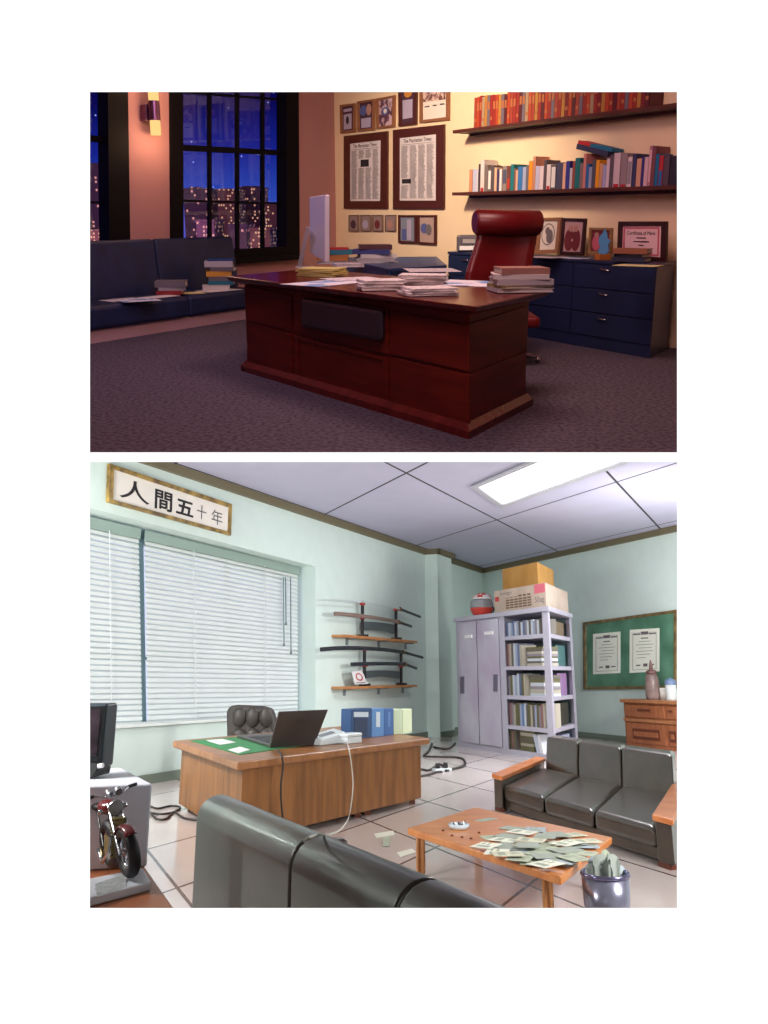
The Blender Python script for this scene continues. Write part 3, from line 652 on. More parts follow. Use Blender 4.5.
def cert_art(t, W, q, o):
    mb = MB()
    for s4 in (sub(q, .04, .04, .96, .09), sub(q, .04, .91, .96, .96), sub(q, .04, .09, .08, .91), sub(q, .92, .09, .96, .91)): mb.plate(W, s4, o, o + .002)
    t.part('border', mb, M_rose)
    mb = MB(); mb.wtext(W, 'Certificate of Merit', sub(q, .14, .17, .86, .29), o + .003)
    for k, (a, b) in enumerate(((.38, .62), (.3, .7), (.44, .56), (.36, .64))): mb.plate(W, sub(q, a, .38 + k * .12, b, .41 + k * .12), o, o + .003)
    t.part('lettering', mb, M_ink)
M_tan = mat('tan_frame_wood', (150, 104, 74), .5); M_dkw = mat('dark_brown_frame', (52, 22, 20), .4); M_gold = mat('old_gold_frame', (146, 112, 70), .4)
standing_frame([(538.5, 218.5), (560.8, 218), (557.5, 254), (534, 255)], zbase=CZ, W=WC_, m=M_tan, inner=[(541, 221.5), (557.5, 221), (554.5, 250), (538.5, 250.5)], mm=M_mat, label='tan framed oval portrait standing on the credenza', art=oval_art)
standing_frame([(562, 218), (585.6, 218.5), (582.5, 255.5), (559.5, 254.5)], zbase=CZ, W=WC_, m=M_dkw, inner=[(564.5, 221), (583, 221.5), (580, 252), (562, 251.5)], mm=mat('pale_mount', (190, 150, 150), .8), label='dark framed photo of two embracing people on the credenza', art=couple_art)
def child_art(t, W, q, o):
    mb = MB(); mb.plate(W, blob(q, .3, .62, .22, .34), o, o + .002); t.part('portrait_figure', mb, M_rose)
    mb = MB(); mb.plate(W, blob(q, .32, .22, .12, .12), o + .002, o + .003); t.part('portrait_face', mb, M_skin)
standing_frame([(589, 227.5), (611.5, 228), (610.5, 254.5), (587.5, 253.5)], zbase=CZ, W=WC_, m=M_gold, inner=[(591, 230), (609.5, 230.5), (608.5, 252), (590, 251)], mm=M_wine, label='small gold framed photo behind the blue ornament', art=child_art)
standing_frame([(618, 221.5), (666.5, 221.5), (665.5, 262), (616.5, 259)], zbase=CZ, W=WC_, m=M_dkw, inner=[(622, 226), (661, 226), (660, 257.5), (621, 255)], mm=mat('pink_certificate_paper', (230, 190, 194), .8), name='framed_certificate', label='dark framed pink certificate at the right end of the credenza', art=cert_art)
# blue ornament on its block
M_azure = mat('azure_glass', (86, 150, 200), .15, 0, .6); p = g(1, 602.5, 260.2, CZ)
t = Thing('glass_ornament', 'blue glass flame ornament on a small wooden block', 'ornament', 1, p)
s_ = (p.y) / F
mb = MB(); mb.box((p.x, p.y, CZ + .028), (14 * s_, 8 * s_, .052), .4); t.part('wooden_base', mb, mat('amber_wood', (176, 104, 44), .5), bevel=.004)
R_ = Matrix.Rotation(-.5, 3, 'Z')
sil = [(-2.5, 0), (3, 0), (6, 3), (5, 9), (7, 13), (4, 15), (3, 20), (0, 24.5), (-1.5, 20), (-4.5, 17), (-5, 11), (-3, 7), (-5, 3)]
mb = MB(); mb.extr([p + R_ @ Vector((a * s_, -.015, .054 + b * s_)) for a, b in sil], R_ @ Vector((0, .03, 0))); t.part('glass_flame', mb, M_azure, bevel=.006, seg=3)
# books and papers there
stack(1, 637, 265.5, CZ, [(.36, .26, .003, 0, -.03, -.6, M_yelp, 'loose paper')], '', 'under the books at the right end of the credenza')
stack(1, 632, 261.5, CZ + .004, [(.30, .2, .035, 0, 0, -.6, (40, 44, 70), 'thick book'), (.27, .19, .035, 0, 0, -.7, (20, 22, 36), 'thick book'), (.31, .2, .045, .0, 0, -.55, (150, 90, 60), 'thick book')], 'small book pile', 'before the pink certificate')
stack(1, 570, 258, CZ, [(.42, .24, .003, 0, 0, -.9, M_bluep, 'loose paper')], '', 'lying before the two portrait frames')
stack(1, 545, 257.5, CZ + .004, [(.35, .22, .003, 0, 0, -.9, M_paper, 'loose paper')], '', 'lying before the tan oval portrait')
# radio
p = g(1, 467, 252, CZ); s_ = p.y / F
t = Thing('desk_radio', 'small grey radio at the left end of the credenza', 'radio', 1, p)
M_gm = mat('grey_plastic', (96, 92, 100), .4)
mb = MB(); mb.box((p.x, p.y, CZ + .002 + 8 * s_), (20 * s_, .18, 16 * s_), 0); t.part('body', mb, M_gm, bevel=.03, seg=4)
mb = MB(); mb.box((p.x + .01, p.y - .093, CZ + 10.5 * s_), (12 * s_, .012, 4 * s_)); t.part('display', mb, mat('pale_display', (176, 170, 170), .4))
mb = MB(); mb.box((p.x + .0, p.y - .093, CZ + 4 * s_), (16 * s_, .012, 4 * s_)); t.part('speaker_grille', mb, M_white, bevel=.004)

# ---- framed papers on the warm wall
def wframe(outer, inner, m, mm, label, art=None, name='framed_picture', cat='picture frame', group=None):
    return standing_frame(outer, W=WA, m=m, inner=inner, mm=mm, name=name, label=label, cat=cat, art=art, group=group)
def inset(q, e): return [(q[0][0] + e, q[0][1] + e), (q[1][0] - e, q[1][1] + e), (q[2][0] - e, q[2][1] - e), (q[3][0] + e, q[3][1] - e)]
HZQ = 0
M_frw = mat('light_brown_frame', (140, 92, 62), .5); M_news = printed('newsprint', (205, 196, 200), (120, 112, 120), sx=30, sz=60, dens=.42)
M_brn = mat('chestnut_frame', (78, 36, 24), .4)
def slab_art(*items):
    def f(t, W, q, o):
        for k, (sh, a, m, nm) in enumerate(items):
            mb = MB(); mb.plate(W, blob(q, *a) if sh == 'o' else sub(q, *a), o, o + .002 + .001 * k); t.part(nm, mb, m)
    return f
M_lav = mat('lavender_print', (176, 164, 190), .8); M_plum = mat('plum_print', (74, 44, 62), .8); M_bl = mat('dusk_blue_print', (84, 92, 150), .8); M_cr = mat('cream_print', (226, 216, 206), .8); M_or = mat('amber_print', (196, 132, 52), .8)
q = [(339.5, 105), (355, 103), (355, 132), (340, 133.5)]
wframe(q, inset(q, 2.3), M_frw, M_plum, 'light brown frame nearest the corner, pale sheet with a dark spot', slab_art(('r', (.15, .1, .9, .22), M_lav, 'print_title'), ('r', (.15, .32, .88, .95), M_lav, 'print_sheet'), ('o', (.5, .58, .14, .17), M_ink, 'print_spot')), group='top row frames')
q = [(356.8, 101.5), (374.3, 98.7), (374, 130), (357, 131.5)]
wframe(q, inset(q, 2.3), M_frw, M_plum, 'light brown frame with blue and rose picture above a white note', slab_art(('o', (.32, .3, .28, .2), M_bl, 'print_shape'), ('o', (.75, .3, .2, .22), M_skin, 'print_shape'), ('r', (.15, .6, .9, .97), M_lav, 'print_note')), group='top row frames')
q = [(375.9, 98.5), (394.4, 95), (394, 127), (376, 129)]
wframe(q, inset(q, 2.3), M_frw, noisy('mottled_print', (90, 50, 70), (200, 170, 180), 9, .8, lo=.45, hi=.55), 'light brown frame with mottled crimson and white picture', slab_art(('o', (.5, .45, .22, .16), M_bl, 'print_shape'), ('o', (.5, .45, .12, .09), M_cr, 'print_shape')), group='top row frames')
q = [(398, 84), (416.5, 82), (416, 124.5), (398.2, 126.5)]
wframe(q, inset(q, 2.6), M_brn, M_plum, 'narrow dark frame with amber shape above a pale sheet, cut by the top', slab_art(('o', (.55, .2, .3, .12), M_or, 'print_shape'), ('r', (.15, .38, .9, .88), M_lav, 'print_sheet')), group='top row frames')
q = [(419.2, 80), (449, 77), (448.6, 120), (419.2, 123)]
wframe(q, inset(q, 3), M_frw, M_cr, 'wide light brown frame with group photograph and signatures, nearest the shelf', slab_art(('r', (.04, .0, .98, .52), noisy('crowd_print', (110, 70, 70), (210, 180, 170), 14, .8, lo=.45, hi=.55), 'group_photo'), ('r', (.1, .64, .3, .67), M_ink, 'signature'), ('r', (.45, .63, .6, .66), M_ink, 'signature'), ('r', (.75, .62, .93, .65), M_ink, 'signature')), group='top row frames')
def news(photo, title):
    def f(t, W, q, o):
        mb = MB(); mb.wtext(W, title, sub(q, .12, .03, .88, .09), o + .003); t.part('masthead', mb, M_ink)
        mb = MB()
        mb.plate(W, sub(q, .05, .115, .95, .12), o, o + .002)
        for k in range(52):
            v_ = .14 + k * .016
            for c_ in range(4):
                u0 = .06 + c_ * .23
                if photo[0] - .03 < u0 + .1 < photo[2] + .03 and photo[1] - .02 < v_ < photo[3] + .02: continue
                mb.plate(W, sub(q, u0, v_, u0 + .2 * random.uniform(.7, 1), v_ + .006), o, o + .002)
        t.part('print_columns', mb, M_grey)
        mb = MB(); mb.plate(W, sub(q, *photo), o, o + .003); t.part('news_photo', mb, M_ink)
    return f
M_np = mat('newspaper_sheet', (222, 212, 214), .8)
wframe([(343.5, 136), (387.2, 131), (387, 208.8), (343.5, 208.5)], [(349.5, 143.5), (380.5, 140), (380, 201), (349.5, 201)], M_brn, M_np, 'large dark framed newspaper page with centred small photo', news((.36, .3, .62, .42), 'The Manhattan Times'), 'framed_newspaper', 'framed newspaper', 'framed newspapers')
wframe([(392.7, 130), (443.9, 124.3), (443.6, 209), (392.7, 209)], [(399, 138), (435.8, 134), (435.6, 200.5), (399, 200.6)], M_brn, M_np, 'large dark framed newspaper page with small car photo low at left', news((.08, .66, .32, .73), 'The Manhattan Times'), 'framed_newspaper', 'framed newspaper', 'framed newspapers')
for i, (x0, x1, c_, tx) in enumerate(((348.3, 358, M_plum, 'dark hill'), (360, 370.3, M_lav, 'pale rock'), (372, 382.2, M_wine, 'dark doorway'), (384.5, 395, M_skin, 'small pyramid'))):
    q = [(x0, 215), (x1, 214.8), (x1, 231.3), (x0, 230.8)]
    wframe(q, inset(q, .7), mat('grey_brown_frame', (120, 92, 84), .6), mat('faded_print', (150, 126, 122), .8), f'small faded print with {tx}, ' + ('leftmost', 'second', 'third', 'last')[i] + ' of four in a row',
           slab_art(('o', (.5, .6, .3, .3), c_, 'print_shape')), 'small_print', 'picture', 'small faded prints')
q = [(397.8, 215), (416, 215), (416, 243.5), (397.8, 242.8)]
wframe(q, inset(q, 2), M_brn, mat('slate_blue_print', (128, 134, 150), .8), 'small dark frame with pale mountain slope, left of the bottom pair', slab_art(('r', (.5, .1, .8, .95), M_lav, 'print_shape'), ('r', (.15, .5, .45, .95), M_bl, 'print_shape')))
q = [(417, 215), (435.8, 215), (435.6, 244.8), (417, 243.8)]
wframe(q, inset(q, 2), M_brn, mat('peach_print', (178, 150, 142), .8), 'small dark frame with grey butterfly shape, right of the bottom pair', slab_art(('o', (.35, .45, .25, .2), M_bl, 'print_shape'), ('o', (.65, .5, .2, .22), M_grey, 'print_shape')))

# ---- shelves and their books
M_shelf = noisy('walnut_shelf', (66, 28, 24), (92, 42, 32), 3, .45, (1, 1, 6))
def shelf(name, label, pl, pr, dz, zoff):
    W = WA.shift(.28); za, zb2 = W.at(*pl).z, W.at(*pr).z; zz = (za + zb2) / 2 + zoff
    a, b = W.at(*pl), W.at(*pr); ua, ub = (a - WA.A).dot(WA.u), (b - WA.A).dot(WA.u) + .25
    P_ = lambda u, o: Vector((WA.A.x, WA.A.y, 0)) + WA.u * u + WA.n * o
    q = [P_(ua, .28), P_(ub, .28), P_(ub, 0), P_(ua, 0)]
    mb = MB(); mb.quadbox(q, zz - dz, zz); 
    t = Thing(name, label, 'shelf', 1, (q[0] + q[2]) / 2 + Vector((0, 0, zz - dz)))
    t.part('board', mb, M_shelf, bevel=.004)
    mb = MB(); mb.quadbox([P_(ua + .1, .1), P_(ub, .1), P_(ub, 0), P_(ua + .1, 0)], zz - dz - .03, zz - dz); t.part('wall_cleat', mb, M_shelf)
    return zz
zU = shelf('wall_shelf', 'upper dark wall shelf holding the row of red volumes', (452.6, 128), (677.6, 105.5), .035, 0)
zL = shelf('wall_shelf', 'lower dark wall shelf holding the mixed coloured books', (452, 191.2), (677, 186.8), .035, 0)
print('shelves', zU, zL, WA.shift(.28).at(452.6, 128).z, WA.shift(.28).at(677.6, 105.5).z, WA.shift(.28).at(452, 191.2).z, WA.shift(.28).at(677, 186.8).z)
def rowbook(W, x0, x1, ytop, z0, m, label, group, depth=.2, back=0, page=None, band=None, ymid=None, r=1, name='book', gap=.0015):
    ym = ymid or ytop
    a = W.at(x0, ym + 10, -back); b = W.at(x1, ym + 10, -back)
    ztop = W.at((x0 + x1) / 2, ytop, -back).z
    ztop = max(ztop, z0 + .1)
    wdt = (b - a).length - gap; c = (a + b) / 2; rz = math.atan2(W.u.y, W.u.x)
    nrm = W.n; L = Matrix(((W.u.x, -W.n.x, 0, c.x), (W.u.y, -W.n.y, 0, c.y), (0, 0, 1, z0), (0, 0, 0, 1)))
    if L.to_3x3().determinant() < 0: L = Matrix(((-W.u.x, -W.n.x, 0, c.x), (-W.u.y, -W.n.y, 0, c.y), (0, 0, 1, z0), (0, 0, 0, 1)))
    h = ztop - z0; mb = MB()
    mb.mi = 0; mb.box((0, .004, h / 2), (wdt, .008, h)); mb.box((-wdt * .46, depth / 2, h / 2), (wdt * .08, depth, h)); mb.box((wdt * .46, depth / 2, h / 2), (wdt * .08, depth, h))
    mb.mi = 1; mb.box((0, depth / 2, h / 2), (wdt * .84, depth * .94, h * .96))
    ms = [m, page or M_pages]
    if band:
        mb.mi = 2; u0, u1, bm_ = band; mb.box((0, -.0008, h * (u0 + u1) / 2), (wdt * .7, .002, h * (u1 - u0))); ms.append(bm_)
    return solo(name, label, 'book', r, mb, ms, group, rel=L)
WBk = WA.shift(.22)
# upper shelf: a long set of red, orange, ochre and slate volumes
RC = {'red': (150, 42, 34), 'dark red': (120, 30, 34), 'orange red': (176, 66, 36), 'brick': (158, 60, 44), 'ochre': (178, 124, 56), 'slate': (112, 100, 112), 'beige': (168, 140, 110), 'maroon': (86, 24, 34)}
M_gilt = mat('gilt_lettering', (176, 104, 62), .5)
seq = ['brick', 'orange red', 'red', 'beige', 'ochre', 'slate', 'red', 'red', 'orange red', 'ochre', 'slate', 'maroon', 'orange red', 'brick', 'red', 'red', 'maroon', 'slate', 'beige', 'orange red', 'brick', 'ochre', 'red', 'maroon', 'orange red', 'red', 'slate', 'brick',
       'red', 'ochre', 'dark red', 'orange red', 'maroon', 'brick', 'slate', 'red', 'orange red', 'beige', 'red', 'dark red', 'ochre', 'orange red', 'red', 'maroon', 'brick', 'red', 'slate', 'orange red', 'red', 'ochre', 'dark red', 'maroon']
x = 474.0; xe = 648.0; nb_ = len(seq); tot = sum(1 + .012 * i for i in range(nb_)); uw = (xe - x) / tot
hU = WBk.at(474.5, 98).z - zU
for i, cn in enumerate(seq):
    wd = uw * (1 + .012 * i); vv = random.uniform(-.012, .012)
    zt = zU + hU + vv; yy = 0
    # px height that gives this top
    a = WBk.at(x + wd / 2, 100); b = WBk.at(x + wd / 2, 90); ytop = 100 + (zt - a.z) / (b.z - a.z) * -10
    rowbook(WBk, x, x + wd, ytop, zU + .0005, C(RC[cn], .5), f'{cn} volume, {ordn(i + 1)} from the left on the upper shelf', 'red volumes on the upper shelf', band=(.55, .8, M_gilt) if i % 3 else (.2, .3, M_gilt), ymid=105)
    x += wd
MIX = [(469, 472.5, 169.5, (206, 140, 104), 'peach'), (472.5, 475.3, 169.3, (190, 194, 220), 'pale blue'), (475.3, 478, 169.6, (206, 204, 220), 'pale lavender'), (478, 480, 164, (76, 58, 60), 'dark brown'), (480, 484, 160, (222, 210, 206), 'white', (0, .12, (170, 40, 46))),
       (484, 487.5, 165, (122, 108, 104), 'grey brown'), (487.5, 491, 168.5, (110, 100, 96), 'grey', (.1, .9, (232, 228, 222))), (491, 494, 165.8, (92, 82, 88), 'dark grey'), (494, 496.5, 167.5, (230, 186, 150), 'peach'), (496.5, 499, 169, (66, 56, 100), 'violet'), (499, 501.5, 169, (232, 226, 224), 'white'),
       (502, 506.5, 166, (148, 132, 124), 'grey beige', (.3, .85, (80, 84, 110))), (506.5, 510, 166, (112, 66, 62), 'red brown', (.1, .5, (190, 60, 40))), (510, 513.5, 164.3, (22, 120, 126), 'teal'), (513.5, 515.3, 168.5, (132, 96, 90), 'brown'), (515.3, 517.5, 170, (224, 176, 150), 'peach'),
       (517.5, 522, 166.6, (52, 118, 182), 'blue'), (522, 525.5, 167, (168, 176, 206), 'pale blue'), (525.5, 528, 165, (108, 108, 122), 'grey'), (528, 532, 161, (236, 148, 36), 'orange'), (532, 535, 156.5, (198, 138, 110), 'tall peach'), (535, 537, 166, (190, 194, 224), 'pale blue'), (537, 539.2, 166.2, (196, 186, 214), 'lavender'),
       (539.2, 543, 166, (226, 208, 214), 'pale pink'), (543, 546, 160, (86, 74, 80), 'dark grey'), (546, 550, 164.5, (224, 214, 216), 'white', (0, .14, (180, 36, 50))), (550, 555.5, 165, (84, 78, 84), 'charcoal', (.08, .92, (226, 220, 218))), (555.5, 562, 162.6, (70, 70, 98), 'navy grey'), (562, 565, 163, (226, 176, 150), 'peach'),
       (565, 569, 161, (44, 48, 140), 'deep blue'), (569, 571.5, 168, (198, 194, 204), 'pale grey'), (571.5, 574, 161, (150, 70, 60), 'brick red'), (574, 579, 158, (20, 110, 116), 'teal'), (579, 582, 163, (132, 110, 112), 'grey rose'), (582, 585, 153.8, (206, 130, 124), 'salmon'), (585, 588, 164, (34, 104, 168), 'blue'),
       (588, 591, 167, (158, 164, 190), 'pale slate'), (591, 594.6, 159.8, (80, 80, 98), 'slate'), (594.6, 598.4, 160, (238, 160, 30), 'orange'), (598.4, 601.7, 163.5, (214, 160, 120), 'peach'), (601.7, 605, 165, (170, 170, 214), 'lavender'), (605, 608.4, 158.5, (222, 204, 214), 'pale pink'), (608.4, 612, 155, (96, 86, 96), 'dark grey'),
       (612, 619, 153, (212, 192, 198), 'thick white', (0, .1, (186, 22, 50))), (619, 626, 153.3, (150, 130, 136), 'thick grey', (0, .08, (170, 22, 46))), (626, 630.6, 157, (222, 204, 206), 'white', (.1, .85, (150, 140, 150))), (630.6, 635, 154, (52, 56, 98), 'navy'), (635, 640, 158.6, (214, 160, 132), 'peach'), (640, 642.6, 157, (50, 50, 128), 'deep blue'),
       (642.6, 646.6, 157, (214, 176, 184), 'pale pink'), (646.6, 649.8, 146, (176, 120, 132), 'tall rose', (.1, .9, (214, 170, 180))), (649.8, 653.4, 146.3, (120, 66, 76), 'tall wine'), (653.4, 657, 154, (22, 104, 150), 'blue'), (657, 661.6, 155.5, (176, 38, 52), 'red', (0, .5, (34, 98, 160))), (661.6, 668, 155.6, (84, 66, 80), 'thick plum grey'), (668, 675.8, 156.6, (40, 32, 52), 'thick black')]
cnt = {}
for i, e in enumerate(MIX):
    band = (e[5][0], e[5][1], C(e[5][2])) if len(e) > 5 else None
    rowbook(WBk, e[0], e[1], e[2], zL + .0005, C(e[3]), f'{e[4]} book, {ordn(i + 1)} from the left on the lower shelf', 'books on the lower shelf', band=band, ymid=178)
# two books lying aslant on top of the row
a0, a1 = WBk.at(576, 149, -.02), WBk.at(607, 156.8, -.02); ux = (a1 - a0).normalized(); up = ux.cross(WBk.n); up = up if up.z > 0 else -up
hh = .085
for (s0, s1, k0, k1, cl_, lb) in ((0, 1, .0, .6, (48, 52, 84), 'navy book lying aslant across the lower shelf row'), (.02, 1.1, .62, 1.0, (24, 112, 150), 'teal and red book lying on the slanted navy book')):
    p0, p1 = a0 + (a1 - a0) * s0, a0 + (a1 - a0) * s1
    mb = MB(); mb.extr([p0 + up * hh * k0, p1 + up * hh * k0, p1 + up * hh * k1, p0 + up * hh * k1], -WBk.n * .17); ms = [C(cl_)]
    if k0 > .5:
        mb.mi = 1; p1 = a0 + (a1 - a0) * .42; mb.extr([p0 + up * hh * (k0 + .01) + WBk.n * .002, p1 + up * hh * (k0 + .01) + WBk.n * .002, p1 + up * hh * (k1 + .01) + WBk.n * .002, p0 + up * hh * (k1 + .01) + WBk.n * .002], -WBk.n * .17); ms.append(C((190, 34, 44)))
    solo('book', lb, 'book', 1, mb, ms, 'books on the lower shelf')

# ---- on the sofa bench
stack(1, 124, 299.5, SZ, [(.42, .24, .003, 0, -.05, .9, M_print, 'loose paper')], '', 'leftmost on the navy seat')
stack(1, 142, 299.5, SZ + .008, [(.4, .26, .003, 0, -.12, .6, M_bluep, 'loose paper')], '', 'beside the white printed sheet on the navy seat')
stack(1, 158, 297, SZ + .004, [(.45, .22, .003, 0, .0, 1.0, M_paper, 'loose paper')], '', 'behind the other sheets on the navy seat')
stack(1, 186, 293, SZ, [(.42, .26, .003, 0, -.05, .5, M_yelp, 'loose paper')], '', 'before the grey books on the navy seat')
stack(1, 172, 294, SZ + .008, [(.28, .22, .045, -.02, 0, .1, (150, 40, 40), 'thick book'), (.3, .22, .035, .01, 0, .2, (150, 146, 150), 'thick book'), (.34, .24, .07, 0, 0, .1, (110, 104, 112), 'thick book')], 'short pile', 'on the middle of the navy seat')
stack(1, 219, 290.5, SZ, [(.5, .28, .004, 0, 0, .9, M_paper, 'loose paper')], '', 'under the tall pile at the sofa end')
stack(1, 222, 289, SZ + .005, [(.32, .24, .055, -.05, -.08, .2, (196, 190, 190), 'thick magazine'), (.3, .22, .05, 0, 0, .1, (30, 110, 130), 'thick book'), (.27, .22, .05, .0, 0, .0, (110, 104, 112), 'thick book'), (.3, .22, .06, -.03, 0, .2, (210, 150, 50), 'thick book'), (.28, .22, .05, .03, 0, .0, (110, 104, 112), 'thick book'), (.33, .23, .07, -.02, 0, .1, (186, 184, 190), 'thick book'), (.31, .23, .02, 0, 0, .15, (30, 70, 130), 'thin book')], 'tall pile', 'on the navy sofa end')

# ================================================================ LOWER OFFICE
K2 = g(2, 487, 727); C2 = g(2, 165, 781); D2 = g(2, 677, 747.6)
WC, WDD = Wall(2, K2, C2), Wall(2, K2, D2)
HT2 = 4.70
C2e = K2 + WC.u * 18.2; D2e = K2 + WDD.u * 10.5
mb = MB(); mb.extr([(C2e.x - 1, .8, 0), (D2e.x, .8, 0), (D2e.x, D2e.y, 0), (K2.x, K2.y, 0), (C2e.x - 1, C2e.y, 0)], (0, 0, -.06))
struct('floor', 2, mb, M_tile, 'pale square floor tiles of the lower office', clip=2)
mb = MB(); mb.extr([(C2e.x - 1, .8, HT2), (D2e.x + 1, .8, HT2), (D2e.x + 1, D2e.y, HT2), (K2.x + .5, K2.y + .8, HT2), (K2.x - .6, K2.y + .8, HT2), (C2e.x - 1, C2e.y, HT2)], (0, 0, .1))
struct('ceiling', 2, mb, M_ceil, 'grey panel ceiling with dark joints', clip=2)
REC = [(60, 500), (315.6, 566.6), (315.6, 715.5), (60, 733)]
thick_wall('wall_left', 2, WC, -.02, 18.2, 0, HT2, .55, M_mint, 'mint green wall with the deep blind-covered window', holes=[REC], clip=2)
thick_wall('wall_right', 2, WDD, -.02, 10.5, 0, HT2, .25, M_mint, 'mint green wall behind the cabinet and the green board', clip=2)
mb = MB(); mb.quadbox([(C2e.x, C2e.y + .3), (C2e.x - .2, C2e.y + .3), (C2e.x - .2, .8), (C2e.x, .8)], 0, HT2)
struct('wall_left_return', 2, mb, M_mint, 'mint side wall near the viewer', clip=2)
mb = MB(); mb.quadbox([(D2e.x, D2e.y + .3), (D2e.x + .2, D2e.y + .3), (D2e.x + .2, .8), (D2e.x, .8)], 0, HT2)
struct('wall_right_return', 2, mb, M_mint, 'mint side wall at the right', clip=2)
# pilaster near the corner
uw0 = (WC.at(427, 745) - K2).dot(WC.u); uw1 = (WC.shift(.36).at(455, 744) - K2).dot(WC.u)
pw = lambda u, o: Vector((K2.x, K2.y, 0)) + WC.u * u + WC.n * o
mb = MB(); mb.quadbox([pw(uw0, 0), pw(uw1, 0), pw(uw1, .36), pw(uw0, .36)], 0, HT2); struct('wall_pilaster', 2, mb, M_mint, 'square mint pilaster beside the metal cabinet', clip=2)
# cornice and baseboard
ch = .135
mb = MB()
for (a, b, o0, o1) in ((uw0, 18.2, 0, .09), (uw1 - .09, uw0 + .09, .36, .45), (-.0, uw1, 0, .09)): mb.quadbox([pw(a, o0), pw(b, o0), pw(b, o1), pw(a, o1)], HT2 - ch, HT2)
for u_ in (uw0, uw1): 
    s_ = 1 if u_ == uw0 else -1; mb.quadbox([pw(u_, 0), pw(u_ + .09 * s_, 0), pw(u_ + .09 * s_, .45), pw(u_, .45)], HT2 - ch, HT2)
struct('trim_2', 2, mb, M_olive, 'olive brown cornice along the window wall', clip=2)
pd_ = lambda u, o: Vector((K2.x, K2.y, 0)) + WDD.u * u + WDD.n * o
mb = MB(); mb.quadbox([pd_(0, 0), pd_(10.5, 0), pd_(10.5, .09), pd_(0, .09)], HT2 - ch, HT2); struct('trim_3', 2, mb, M_olive, 'olive brown cornice along the right wall', clip=2)
mb = MB()
for (a, b, o0, o1) in ((uw0, 18.2, 0, .03), (uw1, uw0, .36, .39), (0, uw1, 0, .03)): mb.quadbox([pw(a, o0), pw(b, o0), pw(b, o1), pw(a, o1)], 0, .13)
struct('baseboard_left', 2, mb, M_skirt, 'grey green baseboard of the window wall')
mb = MB(); mb.quadbox([pd_(0, 0), pd_(10.5, 0), pd_(10.5, .03), pd_(0, .03)], 0, .13); struct('baseboard_right', 2, mb, M_skirt, 'grey green baseboard of the right wall')

# ---- window: frame, glass, sill
WG2 = WC.shift(-.46)
M_winf = mat('blue_grey_frame', (128, 158, 168), .4)
t = Thing('window_3', 'wide office window behind white venetian blinds', None, 2, WG2.at(200, 728), kind='structure')
mb = MB(); out = [(58, 506), (299, 570), (299, 718), (58, 731)]; inn = [(62, 526), (294, 582), (294, 714), (62, 726)]
o_ = [WG2.at(x, y) for x, y in out]; i_ = [WG2.at(x, y) for x, y in inn]
for k in range(4): mb.extr([o_[k], o_[(k + 1) % 4], i_[(k + 1) % 4], i_[k]], -WC.n * .07)
t.part('window_frame', mb, M_winf)
mb = MB(); mb.plate(WG2, [(136.5, 540), (143.5, 542), (146.5, 725), (141, 726)], -.07, .03); mb.plate(WG2, [(226, 562), (230, 563), (231.5, 722), (227.5, 722)], -.06, -.01); mb.plate(WG2, [(62, 655), (294, 660), (294, 663), (62, 658)], -.06, -.01)
t.part('mullion', mb, M_winf)
mb = MB(); mb.plate(WG2, inn, -.04, -.03); t.part('glass', mb, M_glass)
mb = MB(); q = REC[2:]; qa = [WC.at(q[1][0], q[1][1]), WC.at(q[0][0], q[0][1])]
M_sill = mat('white_sill', (226, 234, 230), .5)
mb.extr([qa[0] + WC.n * .05 + Vector((0, 0, .01)), qa[1] + WC.n * .05 + Vector((0, 0, .01)), qa[1] - WC.n * .45 + Vector((0, 0, .01)), qa[0] - WC.n * .45 + Vector((0, 0, .01))], (0, 0, .04))
t.part('window_sill', mb, M_sill)

